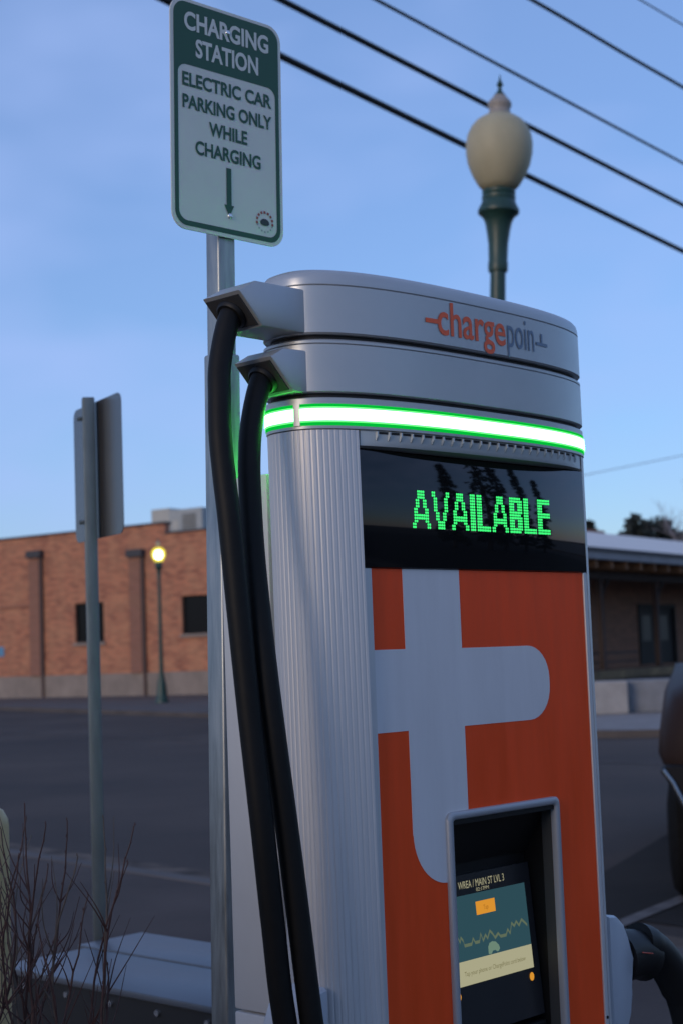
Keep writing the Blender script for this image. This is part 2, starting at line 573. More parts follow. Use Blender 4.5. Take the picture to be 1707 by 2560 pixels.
# local x along the front (away to the right), local y into the building
DBRICK = brick_mat('dark_brown_brick', (0.25, 0.12, 0.07), (0.17, 0.085, 0.05), (0.18, 0.12, 0.09), 1.0, (0.22, 0.12, 0.075))
FASCIA = mat('weathered_fascia', (0.24, 0.24, 0.25), rough=0.7, noise=0.12, nscale=1.5)
WOOD = mat('brown_timber', (0.20, 0.10, 0.045), rough=0.8, noise=0.2, nscale=3)
DARKW = mat('dark_timber', (0.035, 0.022, 0.018), rough=0.8)
ROOFW = mat('pale_roof_membrane', (0.74, 0.67, 0.60), rough=0.7, noise=0.06, nscale=0.6)
L0, L1 = -2.6, 42.0
drs = [(9.25, 12.35, 0.80, 2.72)]
w2 = bmesh.new()
wall_with_holes(L0, L1, 0, 3.6, drs, 3.0, 3.3, w2)
bmesh.ops.remove_doubles(w2, verts=w2.verts[:], dist=0.0005)
obj('wall', w2, DBRICK, wh)
obj('wall', box(L0, L0 + 0.3, 3.303, 9.2, 0, 3.6), DBRICK, wh)
obj('wall', box(L1 - 0.3, L1, 3.303, 9.2, 0, 3.6), DBRICK, wh)
obj('fascia', box(L0 - 0.3, L1 + 0.3, -0.03, 0.03, 3.67, 3.87, 0.005), FASCIA, wh)
obj('gutter_strip', box(L0 - 0.3, L1 + 0.3, -0.10, 0.03, 3.873, 3.96, 0.01), COPING, wh)
obj('soffit', box(L0, L1, 0.033, 3.3, 3.66, 3.70), DARKW, wh)
for k in range(45):
    x = L0 + 0.5 + k * 0.97
    if x < L1:
        obj('rafter', box(x, x + 0.12, 0.08, 2.99, 3.46, 3.657), WOOD, wh)
obj('beam', box(L0, L1, 0.95, 1.13, 3.25, 3.455), DARKW, wh)
for x in (-1.8, 2.05, 5.95, 9.8, 13.7, 17.6, 21.5):
    p = obj('post', box(x, x + 0.14, 0.97, 1.11, 0.80, 3.247), DARKW, wh)
    obj('brace', prism([(x + 0.14, 2.65), (x + 0.14, 2.8), (x + 0.72, 3.247), (x + 0.56, 3.247)], 1.0, 1.08, 'y'), DARKW, p)
dk = bmesh.new()
box(L0, L1, 0.9, 2.997, 0.0, 0.74, bm=dk)
obj('loading_dock', dk, CONC, wh)
obj('dock_edge', box(L0, L1, 0.80, 0.897, 0.55, 0.78, 0.01), mat('worn_yellow_edge', (0.15, 0.105, 0.05), rough=0.8, noise=0.5, nscale=1.2), wh)
obj('railing', box(1.0, 4.9, 1.2, 1.26, 1.22, 1.28), DARKW, wh)
obj('railing', box(1.0, 4.9, 1.2, 1.26, 0.98, 1.03), DARKW, wh)
for (a, b, z0, z1) in drs:
    f = bmesh.new()
    for r in ((a, a + 0.12, z0, z1), (b - 0.12, b, z0, z1), (a + .122, b - .122, z1 - 0.12, z1)):
        box(r[0], r[1], 2.95, 3.2, r[2], r[3], bm=f)
    d = obj('door_frame', f, WFRAME, wh)
    for (u0, u1) in ((a + 0.13, (a + b) / 2 - 0.02), ((a + b) / 2 + 0.02, b - 0.13)):
        lf = bmesh.new()
        wall_with_holes(u0, u1, z0 + 0.01, z1 - 0.13, [(u0 + 0.3, u1 - 0.3, z0 + 0.75, z1 - 0.35)], 3.03, 3.09, lf)
        leaf = obj('door', lf, WFRAME, wh)
        obj('pane', box(u0 + 0.3, u1 - 0.3, 3.05, 3.07, z0 + 0.75, z1 - 0.35), mat('grey_door_glass', (0.02, 0.022, 0.024), rough=0.4, spec=0.2), leaf)
rf = bmesh.new()
V = [rf.verts.new(p) for p in ((0.25, 0.35, 3.93), (L1, 0.35, 3.93), (L1, 9.2, 5.93), (9.1, 9.2, 5.93), (0.25, 9.2, 3.93), (L1, 9.2, 3.93))]
for q in ((0, 1, 2, 3), (0, 3, 4), (3, 2, 5, 4), (1, 5, 2), (0, 4, 5, 1)):
    rf.faces.new([V[i] for i in q])
obj('roof', rf, ROOFW, wh)
obj('flat_roof', box(L0, 0.20, 0.04, 9.2, 3.71, 3.90), mat('brown_roof_felt', (0.13, 0.11, 0.10), rough=0.9), wh)

for (x, y, lw, lab) in ((5.62, 33.75, 0.72, 'pale square concrete block beside the wider grey block before the dock'),
                        (6.70, 34.0, 1.35, 'wider blue grey concrete block on the far pavement before the dock')):
    bl = tag(obj('concrete_block', box(-lw / 2, lw / 2, -0.35, 0.35, 0, 0.70, 0.03),
                 mat('block_concrete_%s' % ('a' if lw < 1 else 'b'), (0.30, 0.29, 0.28) if lw < 1 else (0.19, 0.20, 0.215), rough=0.85, noise=0.15, nscale=3, bump=0.2)), lab, 'concrete block')
    bl.location = (x, y, 0.116)
    bl.rotation_euler = (0, 0, radians(-8))

# ------------------------------------------------------------------ street lamps
LGREEN = mat('dark_green_paint', (0.018, 0.055, 0.045), rough=0.4, noise=0.12, nscale=8)
GLOBE = mat('cream_glass', (0.42, 0.38, 0.25), rough=0.48, noise=0.10, nscale=4, spec=0.3)
def street_lamp(loc, label, lit):
    t = thing('street_lamp', loc, label, 'street lamp')
    base = lathe([(0.24, 0), (0.24, 0.10), (0.20, 0.16), (0.185, 0.45), (0.15, 0.72), (0.105, 0.90), (0.11, 0.94), (0.085, 1.0)], 24)
    obj('base', base, LGREEN, t, smooth=40)
    obj('pole', lathe([(0.082, 0.99), (0.057, 4.40)], 20), LGREEN, t, smooth=40)
    obj('collar', lathe([(0.070, 4.39), (0.074, 4.41), (0.074, 4.45), (0.070, 4.47), (0.074, 4.60), (0.088, 4.70), (0.10, 4.76), (0.118, 4.80), (0.152, 4.83),
                         (0.155, 4.85), (0.130, 4.90), (0.122, 4.925), (0.126, 4.935), (0.126, 4.955), (0.118, 4.965), (0.124, 4.975), (0.124, 4.995), (0.10, 5.02)], 32), LGREEN, t, smooth=35)
    gp = [(0.112, 5.00), (0.145, 5.045), (0.185, 5.12), (0.215, 5.20), (0.230, 5.28), (0.232, 5.35), (0.222, 5.42), (0.198, 5.48), (0.165, 5.525), (0.125, 5.555), (0.092, 5.575)]
    if lit:
        gm = emitter('lit_globe_glass', (1.0, 0.84, 0.08), 0.62, 0.30)
        obj('globe', lathe([(r * 1.08, 5.0 + (z - 5.0) * 0.88) for r, z in gp], 32), gm, t, smooth=60)
        bu = lathe([(0.0, 5.08), (0.08, 5.10), (0.135, 5.16), (0.155, 5.25), (0.135, 5.34), (0.08, 5.40), (0.0, 5.42)], 20)
        obj('bulb', bu, emitter('lamp_bulb', (1.0, 0.78, 0.36), 16.0), t, smooth=60)
    else:
        obj('globe', lathe([(q[0] * (1.0 if q[1] < 5.01 else 1.07), q[1]) for q in gp], 40), GLOBE, t, smooth=60)
    obj('globe_cap', lathe([(0.088, 5.572), (0.080, 5.60), (0.077, 5.625), (0.088, 5.645), (0.090, 5.662), (0.078, 5.685), (0.055, 5.71), (0.046, 5.725)], 32),
        mat('weathered_globe_cap', (0.30, 0.27, 0.24), rough=0.5) if not lit else GLOBE, t, smooth=50)
    obj('finial', lathe([(0.045, 5.722), (0.040, 5.735), (0.022, 5.755), (0.012, 5.785), (0.016, 5.795), (0.026, 5.81), (0.016, 5.83), (0.008, 5.85), (0.003, 5.885), (0, 5.89)], 20), LGREEN, t, smooth=45)
    return t
lamp = street_lamp((0.972, 11.3, 0.115), 'unlit street lamp with cream globe and green post rising behind the charger', False)
lamp.rotation_euler = (0, radians(3.17), 0)
lamp.location.z = -0.02
street_lamp((-6.574, 55.6, 0.115), 'lit street lamp with glowing yellow globe before the brick building', True)

# ------------------------------------------------------------------ overhead wires
WIRE = mat('wire_black', (0.008, 0.008, 0.009), rough=0.7)
def wire(a, b, r, label, name='power_line', ext=45, wob=0.0):
    a = Vector(a); b = Vector(b)
    d = (b - a)
    d /= Vector((d.x, d.y)).length
    L = Vector((b.x - a.x, b.y - a.y)).length
    pts = []
    n = 90
    for i in range(n + 1):
        s = -18 + (L + ext + 18) * i / n
        p = a + d * s
        # shallow catenary sag that is neutral inside the span seen here
        sg = 0.00006 * (s * (s - L))
        p.z += sg + wob * sin(s * 2.1) * 0.6
        pts.append(p)
    o = obj(name, tube(pts, r, 8), WIRE, None, smooth=60)
    return tag(o, label, 'power line')
wire((-1.49, 14.72, 8.0), (5.87, 25.63, 8.1), 0.041, 'thickest black overhead cable, passing just behind the sign and lamp globe')
wire((-0.4, 14.77, 8.0), (5.39, 23.35, 8.24), 0.033, 'thick black overhead cable passing behind the neck of the lamp globe')
wire((0.53, 14.85, 8.0), (4.99, 21.47, 8.31), 0.018, 'thin straight overhead wire passing just above the lamp finial')
wire((2.08, 14.99, 8.0), (4.3, 18.27, 8.24), 0.020, 'wavy twisted overhead wire well clear of the lamp', wob=0.006)
wire((3.17, 15.08, 8.0), (3.81, 16.03, 8.11), 0.008, 'finest overhead wire, outermost of the parallel run', ext=30)
o = obj('power_line', tube([(1.5, 60, 6.9), (9.51, 60, 8.16), (13.29, 60, 8.78), (40, 60, 13.2)], 0.014, 6), mat('wire_grey', (0.12, 0.13, 0.15), rough=0.7))
tag(o, 'hair thin wire rising over the dock building against the sky', 'power line')

# ------------------------------------------------------------------ the charging station
PH = radians(43.5)
CH = thing('charging_station', (0.03395, 2.55, 0.0), 'tall silver electric car charger with orange panel and glowing green light band', 'car charger', rotz=pi / 2 - PH)
# local x along the face to the right, local y backwards (so the outward normal is -y), z up
CH.location.z = 0.0
E0, A_, B_, M_, N0 = 0.294, 0.397, 0.122, 2.6, 0.043
def se(t, grow=0.0):
    c, s = cos(t), sin(t)
    x = (A_ + grow) * math.copysign(abs(c) ** (2 / M_), c)
    y = (B_ + grow) * math.copysign(abs(s) ** (2 / M_), s)
    return E0 + x, -(N0 - B_ + y)          # local (x, y) ; front is -y
def front_y(x, grow=0.0):
    q = min(1.0, abs((x - E0) / (A_ + grow)))
    return -(N0 - B_ + (B_ + grow) * (1 - q ** M_) ** (1 / M_))
# even arc length sampling of the plan curve
def se_even(grow, n):
    P = [se(2 * pi * k / 4000, grow) for k in range(4000)]
    S = [0]
    for i in range(4000):
        a, b = P[i], P[(i + 1) % 4000]
        S.append(S[-1] + math.hypot(b[0] - a[0], b[1] - a[1]))
    out, j = [], 0
    for k in range(n):
        s = S[-1] * k / n
        while S[j + 1] < s: j += 1
        t = (s - S[j]) / (S[j + 1] - S[j])
        a, b = P[j], P[(j + 1) % 4000]
        out.append((a[0] + (b[0] - a[0]) * t, a[1] + (b[1] - a[1]) * t))
    return out
def ring_stack(layers, n=220):
    """layers: (grow, z); closed loft"""
    bm = bmesh.new()
    rings = []
    for g, z in layers:
        rings.append([bm.verts.new((p[0], p[1], z)) for p in se_even(g, n)])
    for a, b in zip(rings, rings[1:]):
        for i in range(n):
            bm.faces.new((a[i], a[(i + 1) % n], b[(i + 1) % n], b[i]))
    bm.faces.new(rings[0][::-1]); bm.faces.new(rings[-1])
    return bm

# caps
obj('lower_collar', ring_stack([(-0.002, 1.9645), (0.0, 1.966), (0.0, 1.9706)]), SILVER, CH, smooth=40)
obj('upper_collar', ring_stack([(0.0, 2.0064), (0.0, 2.0155), (-0.0015, 2.017)]), SILVER, CH, smooth=40)
obj('gasket', ring_stack([(-0.010, 2.0172), (-0.010, 2.0255)]), DARKGAP, CH, smooth=40)
obj('head_section', ring_stack([(-0.003, 2.0245), (0.0, 2.027), (0.0, 2.1045), (-0.0015, 2.1055)]), SILVER, CH, smooth=40)
obj('head_lip', ring_stack([(-0.0015, 2.1058), (0.0, 2.107), (0.0, 2.111), (-0.003, 2.1135)]), SILVER, CH, smooth=40)
obj('gasket', ring_stack([(-0.012, 2.1138), (-0.012, 2.1225)]), DARKGAP, CH, smooth=40)
obj('head_section', ring_stack([(-0.003, 2.1215), (0.0, 2.1245), (0.0, 2.2020), (-0.0015, 2.2030)]), SILVER, CH, smooth=40)
obj('lid', ring_stack([(-0.0015, 2.2034), (0.0, 2.2048), (-0.0005, 2.2150), (-0.0025, 2.2225), (-0.0075, 2.2282), (-0.015, 2.2315), (-0.03, 2.2335), (-0.06, 2.2345), (-0.10, 2.235)]), SILVER, CH, smooth=40)
obj('light_core', ring_stack([(-0.012, 1.9707), (-0.012, 2.0063)]), DARKGAP, CH, smooth=40)

# the light band : arcs of the plan curve
LED = emitter('green_led_diffuser', (0.075, 1.0, 0.11), 13.0)
HALO_IN = emitter('green_halo_inner', (0.16, 1.0, 0.22), 0.75)  # lens glow round the band, put in as two steps of dim green emission
HALO_OUT = emitter('green_halo_outer', (0.0, 0.60, 0.05), 0.42)
def arc_pts(t0, t1, grow, n):
    P = [se(t0 + (t1 - t0) * k / 1200, grow) for k in range(1201)]
    S = [0]
    for i in range(1200):
        S.append(S[-1] + math.hypot(P[i + 1][0] - P[i][0], P[i + 1][1] - P[i][1]))
    out, j = [], 0
    for k in range(n + 1):
        s = S[-1] * k / n
        while j < 1199 and S[j + 1] < s: j += 1
        t = (s - S[j]) / max(1e-9, S[j + 1] - S[j])
        out.append((P[j][0] + (P[j + 1][0] - P[j][0]) * t, P[j][1] + (P[j + 1][1] - P[j][1]) * t))
    return out
def strip(t0, t1, z0, z1, g0, g1, n=60):
    bm = bmesh.new()
    a = arc_pts(t0, t1, g0, n); b = arc_pts(t0, t1, g1, n)
    rows = []
    for i in range(n + 1):
        rows.append([bm.verts.new((a[i][0], a[i][1], z0)), bm.verts.new((b[i][0], b[i][1], z0)), bm.verts.new((b[i][0], b[i][1], z1)), bm.verts.new((a[i][0], a[i][1], z1))])
    for r, s in zip(rows, rows[1:]):
        for k in range(4):
            bm.faces.new((r[k], s[k], s[(k + 1) % 4], r[(k + 1) % 4]))
    bm.faces.new(rows[0]); bm.faces.new(rows[-1][::-1])
    return bm
# t runs anticlockwise with +y (outward) at 90 deg ; find the angle of the divider on the left shoulder
TD = radians(196)   # refined below by x position
def t_at(xt, yn_sign, lo, hi):
    best = None
    for k in range(3000):
        t = lo + (hi - lo) * k / 3000
        p = se(t)
        d = abs(p[0] - xt)
        if best is None or d < best[0]: best = (d, t)
    return best[1]
def t_where(yv):
    for k in range(8000):
        t = pi / 2 + pi * k / 8000
        if se(t)[1] > yv: return t
TD, TD2 = t_where(0.040), t_where(0.050)
segs = [(radians(8), TD), (TD2, pi * 1.93)]
# convert the divider to a constant width of about 1 cm
for (t0, t1) in segs:
    ls = obj('light_strip', strip(t0, t1, 1.9790, 1.9984, -0.006, 0.0024, 90), LED, CH, smooth=40)
    for (za, zb, gw, mm) in ((1.99845, 2.0012, 0.0020, HALO_IN), (2.00125, 2.0062, 0.0010, HALO_OUT), (1.9762, 1.97895, 0.0020, HALO_IN), (1.9708, 1.97615, 0.0010, HALO_OUT)):
        obj('halo_strip', strip(t0, t1, za, zb, -0.006, gw, 90), mm, ls, smooth=40)  # glowing strips above and below the core stand in for its halo
obj('strip_divider', strip(TD + 0.0005, TD2 - 0.0005, 1.9708, 2.0062, -0.006, 0.0028, 12), SILVER, CH, smooth=40)

# fluted side extrusions
PW = 0.613
def column(left):
    full = se_even(-0.0015, 2400)
    pts = [p for p in full]
    # order anticlockwise, take the wanted arc from the panel edge round to the middle of the back
    if left:
        idx = [i for i, p in enumerate(full) if p[0] < 0.2935 and not (p[1] < 0.08 and p[0] > -0.0135)]
    else:
        idx = [i for i, p in enumerate(full) if p[0] > 0.2945 and not (p[1] < 0.08 and p[0] < PW + 0.012)]
        idx = sorted(idx, key=lambda i: (i + 1200) % 2400)
    arc = [full[i] for i in idx]
    if arc[0][1] > arc[-1][1]: arc = arc[::-1]
    S = [0]
    for a, b in zip(arc, arc[1:]): S.append(S[-1] + math.hypot(b[0] - a[0], b[1] - a[1]))
    bm = bmesh.new()
    ring = []
    n = len(arc)
    for i in range(0, n, 1):
        a, b = arc[max(0, i - 1)], arc[min(n - 1, i + 1)]
        tx, ty = b[0] - a[0], b[1] - a[1]
        l = math.hypot(tx, ty)
        nx, ny = ty / l, -tx / l
        cx, cy = arc[i][0] - E0, arc[i][1] - 0.079
        if nx * cx + ny * cy < 0: nx, ny = -nx, -ny
        s = S[i]
        ph = (s / 0.0098) % 1.0
        # broad flat rib, narrow rounded groove, plus a fine scribe
        dpt = 0.0008 * max(0.0, 1 - abs(ph - 0.5) / 0.20) ** 0.7 if abs(ph - 0.5) < 0.20 else 0.0
        if s < 0.004: dpt = 0
        ring.append((arc[i][0] - nx * dpt, arc[i][1] - ny * dpt))
    # inner return
    back = [(E0 + (p[0] - E0) * 0.955, 0.079 + (p[1] - 0.079) * 0.86) for p in (ring[-1], ring[len(ring) * 3 // 4], ring[len(ring) // 2], ring[len(ring) // 4])]
    back.append((ring[0][0], ring[0][1] + 0.022))
    loop = ring + back
    tp = 0.017 if left else 0.0          # the left extrusion narrows slightly towards the foot
    lo = [bm.verts.new((p[0] + tp, p[1], 0.20)) for p in loop]
    hi = [bm.verts.new((p[0], p[1], 1.9640)) for p in loop]
    for i in range(len(loop)):
        j = (i + 1) % len(loop)
        bm.faces.new((lo[i], lo[j], hi[j], hi[i]))
    return bm
obj('side_extrusion', column(True), ALU, CH, smooth=50)
obj('side_extrusion', column(False), ALU, CH, smooth=50)
# inner body that fills the shell, and foot
obj('inner_body', box(0.012, PW - 0.01, 0.088, 0.150, 0.19, 1.962), DARKGAP, CH)
obj('foot', ring_stack([(-0.02, 0.1225), (-0.02, 0.1985)]), BLACKMATT, CH, smooth=40)

# front panel with opening for the screen bay ; outward is -y
RX0, RX1, RZ0, RZ1 = 0.186, 0.486, 0.72, 1.314
fpn = bmesh.new()
wall_with_holes(0.0145, PW, 0.205, 1.7385, [(RX0, RX1, RZ0, RZ1)], 0.0, 0.008, fpn)
bmesh.ops.remove_doubles(fpn, verts=fpn.verts[:], dist=0.0002)
panel = obj('front_panel', fpn, ORANGE, CH)
obj('edge_trim', box(-0.0085, 0.0138, -0.003, 0.010, 0.205, 1.7385, 0.001), ALU, CH)
obj('edge_trim', box(PW + 0.0005, PW + 0.0115, -0.003, 0.010, 0.205, 1.7385, 0.001), ALU, CH)
for z in (0.28, 0.905):
    for x in (0.0072, PW + 0.006):
        obj('screw', tube([(x, -0.0028, z), (x, -0.0042, z)], [0.0032, 0.0028], 10), BLACKMATT, CH)
# grey figure on the panel (flat vinyl, laid 0.8 mm proud)
def arcp(cx, cz, rx, rz, a0, a1, n=10):
    return [(cx + rx * cos(radians(a0 + (a1 - a0) * k / n)), cz + rz * sin(radians(a0 + (a1 - a0) * k / n))) for k in range(n + 1)]
figure = [(0.092, 1.7385), (0.0925, 1.6045), (0.0150, 1.6045), (0.0150, 1.4690), (0.0925, 1.4690), (0.0930, 1.296)]
figure += arcp(0.178, 1.30, 0.084, 0.090, 180, 268, 12)
figure += [(0.186, 1.2105), (0.186, 1.314), (0.239, 1.314), (0.239, 1.4685)]
figure += arcp(0.428, 1.5285, 0.063, 0.060, -90, 0, 8) + arcp(0.428, 1.543, 0.063, 0.060, 0, 90, 8)
figure += [(0.2405, 1.603), (0.2405, 1.7385)]
obj('panel_figure', prism(figure, -0.0008, -0.0001, 'y'), GREYVINYL, panel)

# screen bay
FR = mat('bay_frame_grey', (0.36, 0.38, 0.41), rough=0.4, metal=0.3)
fr = bmesh.new()
outer = rrect(0.176, 0.496, 0.70, 1.326, 0.014, 5)
inner = rrect(0.190, 0.482, 0.714, 1.312, 0.006, 5)
n = len(outer)
rows = []
for (pp, y) in ((outer, 0.0), (outer, -0.006), ([( (a[0]*0.75+b[0]*0.25), (a[1]*0.75+b[1]*0.25)) for a, b in zip(outer, inner)], -0.009), ([((a[0]*0.2+b[0]*0.8), (a[1]*0.2+b[1]*0.8)) for a, b in zip(outer, inner)], -0.009), (inner, -0.006), (inner, 0.004)):
    rows.append([fr.verts.new((p[0], y, p[1])) for p in pp])
for a, b in zip(rows, rows[1:]):
    for i in range(n):
        fr.faces.new((a[i], a[(i + 1) % n], b[(i + 1) % n], b[i]))
bay = obj('screen_bay', fr, FR, CH, smooth=50)
LIN = mat('bay_lining', (0.045, 0.048, 0.048), rough=0.55)
ln1 = bmesh.new()
for k, yy in enumerate((0.0042, 0.026)):
    pass
ra = [ln1.verts.new((p[0], 0.0042, p[1])) for p in inner]; rb_ = [ln1.verts.new((p[0], 0.026, p[1])) for p in inner]
for i in range(n):
    ln1.faces.new((ra[i], ra[(i + 1) % n], rb_[(i + 1) % n], rb_[i]))
obj('bay_lining', ln1, LIN, bay, smooth=50)
ln2 = bmesh.new()
ra = [ln2.verts.new((p[0], 0.0262, p[1])) for p in inner]; rb_ = [ln2.verts.new((p[0], 0.0704, p[1])) for p in inner]
for i in range(n):
    ln2.faces.new((ra[i], ra[(i + 1) % n], rb_[(i + 1) % n], rb_[i]))
obj('bay_lining', ln2, BLACKMATT, bay, smooth=50)
bl = bmesh.new()
box(0.1885, 0.4835, 0.0705, 0.0725, 0.712, 1.3135, bm=bl)
obj('bay_back', bl, BLACKMATT, bay)
# dark lining of the upper part of the bay (hood over the screen)
obj('bay_hood', prism([(-0.004, 1.3115), (0.070, 1.3115), (0.070, 1.225), (0.064, 1.225), (0.022, 1.300), (-0.004, 1.3035)], 0.1905, 0.4815, 'x'), BLACKMATT, bay)
obj('bay_side', box(0.1905, 0.1925, 0.004, 0.0700, 0.716, 1.30), BLACKMATT, bay)

# the screen, tilted a little upwards
sc_top, sc_bot = Vector((0, 0.058, 1.205)), Vector((0, 0.036, 0.955))
sd = (sc_top - sc_bot); SL = sd.length; sd.normalize()
sn_ = Vector((0, -sd.z, sd.y))      # outward
def scr(x, v, lift=0.0):
    """x in metres along the face, v metres up the screen from its lower edge"""
    p = sc_bot + sd * v + sn_ * lift
    return (x, p.y, p.z)
def quad3(bm, x0, x1, v0, v1, lift):
    bm.faces.new([bm.verts.new(scr(*q, lift)) for q in ((x0, v0), (x1, v0), (x1, v1), (x0, v1))])
    return bm
def poly3(pts, lift):
    bm = bmesh.new()
    bm.faces.new([bm.verts.new(scr(p[0], p[1], lift)) for p in pts])
    return bm
bz = bmesh.new()
o8 = [bz.verts.new(scr(x, v, l)) for l in (-0.012, 0.0) for (x, v) in ((0.205, -0.02), (0.476, -0.02), (0.476, SL), (0.205, SL))]
for q in ((0, 1, 2, 3), (7, 6, 5, 4), (0, 4, 5, 1), (1, 5, 6, 2), (2, 6, 7, 3), (3, 7, 4, 0)):
    bz.faces.new([o8[i] for i in q])
screen = obj('screen', bz, BEZEL, CH)
def vz(z): return (z - sc_bot.z) / sd.z
TEAL = emitter('screen_teal', (0.030, 0.082, 0.105), 0.425)
CREAM = emitter('screen_cream', (0.46, 0.44, 0.28), 0.425)
AMBER = emitter('screen_amber', (0.80, 0.33, 0.035), 0.425)
SAGE = emitter('screen_sage', (0.17, 0.27, 0.20), 0.425)
DIM = emitter('screen_line', (0.13, 0.17, 0.11), 0.425)
TXT = emitter('screen_text', (0.42, 0.40, 0.26), 0.400)
INK = emitter('screen_ink', (0.20, 0.18, 0.08), 0.400)
INK2 = emitter('screen_button_ink', (0.45, 0.17, 0.02), 0.400)
X0, X1 = 0.238, 0.458
obj('screen_field', quad3(bmesh.new(), X0, X1, vz(1.060), vz(1.170), 0.0006), TEAL, screen, recalc=False)
obj('message_bar', quad3(bmesh.new(), X0, X1, vz(1.019), vz(1.060), 0.0007), CREAM, screen, recalc=False)
obj('button', quad3(bmesh.new(), 0.312, 0.366, vz(1.132), vz(1.155), 0.0012), AMBER, screen, recalc=False)
hz = []
random.seed(3)
xx = X0 + 0.004
sk = bmesh.new()
prof = [(0.0, .004), (.006, .016), (.012, .020), (.017, .010), (.020, .018), (.026, .012), (.028, .003), (.048, .003), (.053, .012), (.058, .004), (.07, .004), (.075, .017), (.080, .004), (.088, .013), (.093, .006), (.101, .018), (.108, .012), (.114, .004), (.124, .010), (.13, .004), (.146, .004), (.152, .013), (.158, .005), (.165, .022), (.172, .016), (.179, .023), (.186, .015), (.195, .024), (.203, .018), (.210, .012)]
for (a, b) in zip(prof, prof[1:]):
    pa = (X0 + .004 + a[0], vz(1.083) + a[1]); pb = (X0 + .004 + b[0], vz(1.083) + b[1])
    sk.faces.new([sk.verts.new(scr(p[0], p[1], 0.0011)) for p in ((pa[0], pa[1] - .0030), (pb[0], pb[1] - .0030), (pb[0], pb[1] + .0024), (pa[0], pa[1] + .0024))])
obj('skyline_drawing', sk, DIM, screen, recalc=False)
ci = [(0.333, vz(1.062)), (0.3335, vz(1.074)), (0.338, vz(1.080)), (0.346, vz(1.082)), (0.356, vz(1.080)), (0.364, vz(1.073)), (0.366, vz(1.067)), (0.362, vz(1.063)), (0.357, vz(1.063)), (0.353, vz(1.066)), (0.346, vz(1.066)), (0.341, vz(1.061))]
obj('car_icon', poly3(ci, 0.0013), SAGE, screen, recalc=False)
sm = lambda lift: (lambda x, v: scr(x, v, lift))
text_obj('lettering', 'WREA / MAIN ST LVL 3', 0.270, 0.400, vz(1.181), 0.0125, TXT, screen, sm(0.0010))
text_obj('lettering', '02:17PM', 0.318, 0.354, vz(1.1725), 0.006, TXT, screen, sm(0.0010))
text_obj('lettering', 'Tap', 0.332, 0.346, vz(1.139), 0.008, INK2, screen, sm(0.0016))
text_obj('lettering', 'Tap your phone or ChargePoint card below', 0.262, 0.436, vz(1.035), 0.0075, INK, screen, sm(0.0012))
for x in (0.2405, 0.449):
    pts = [(x + 0.0065 * cos(2 * pi * k / 18), vz(1.004) + 0.0075 * sin(2 * pi * k / 18)) for k in range(18)]
    obj('corner_button', poly3(pts, 0.001), AMBER, screen, recalc=False)
# card reader below the screen
obj('card_reader', box(0.205, 0.476, 0.030, 0.0695, 0.73, 0.925, 0.004), BLACKMATT, CH)
rg = tube([(0.34 + 0.035 * cos(2 * pi * k / 30), 0.0295, 0.875 + 0.035 * sin(2 * pi * k / 30)) for k in range(31)], 0.0012, 6)
obj('reader_ring', rg, mat('reader_grey', (0.10, 0.10, 0.11), rough=0.5), CH)

# display
disp = obj('display', box(-0.009, 0.6235, -0.005, 0.004, 1.7395, 1.9345, 0.002), BLACKGLOSS, CH, smooth=30)
obj('display_backing', box(0.002, 0.620, 0.0043, 0.030, 1.7395, 1.9600), DARKGAP, CH)
LEDG = emitter('display_led', (0.05, 0.92, 0.20), 0.625)
def glyph(ch):
    R_, g = 13, set()
    def hb(r, c0, c1):
        for c in range(c0, c1 + 1): g.add((r, c))
    if ch in 'AV':
        for r in range(R_):
            rr = r if ch == 'A' else R_ - 1 - r
            off = round(rr * 3 / 12)
            for c in (3 - off, 4 - off): g.add((r, c))
            for c in (5 + off, 6 + off): g.add((r, c))
            if rr <= 1: hb(r, 3, 6)
        if ch == 'A':
            hb(8, 1, 8); hb(9, 1, 8)
        w = 10
    elif ch == 'I':
        for r in range(R_): hb(r, 0, 2)
        w = 3
    elif ch == 'L':
        for r in range(R_): hb(r, 0, 2)
        hb(11, 0, 7); hb(12, 0, 7)
        w = 8
    elif ch == 'E':
        for r in range(R_): hb(r, 0, 2)
        for r in (0, 1, 5, 6, 11, 12): hb(r, 0, 7)
        w = 8
    else:
        for r in range(R_):
            hb(r, 0, 2)
            if r not in (0, 6, 12): hb(r, 5, 7)
        for r in (0, 1, 5, 6, 7, 11, 12): hb(r, 0, 6)
        w = 8
    return g, w
word = 'AVAILABLE'
tot = sum(glyph(c)[1] for c in word) + len(word) - 1
cp = (0.510 - 0.118) / tot
rp = (1.871 - 1.807) / 12.6
cx = 0.118
for ch in word:
    g, w = glyph(ch)
    bm = bmesh.new()
    for (r, c) in g:
        x = cx + (c + .5) * cp; z = 1.871 - r * rp
        bm.faces.new([bm.verts.new((x + 0.00235 * cos(2 * pi * k / 8), -0.0058, z + 0.00225 * sin(2 * pi * k / 8))) for k in range(8)])
    obj('display_letter', bm, LEDG, disp, recalc=False)
    cx += (w + 1) * cp

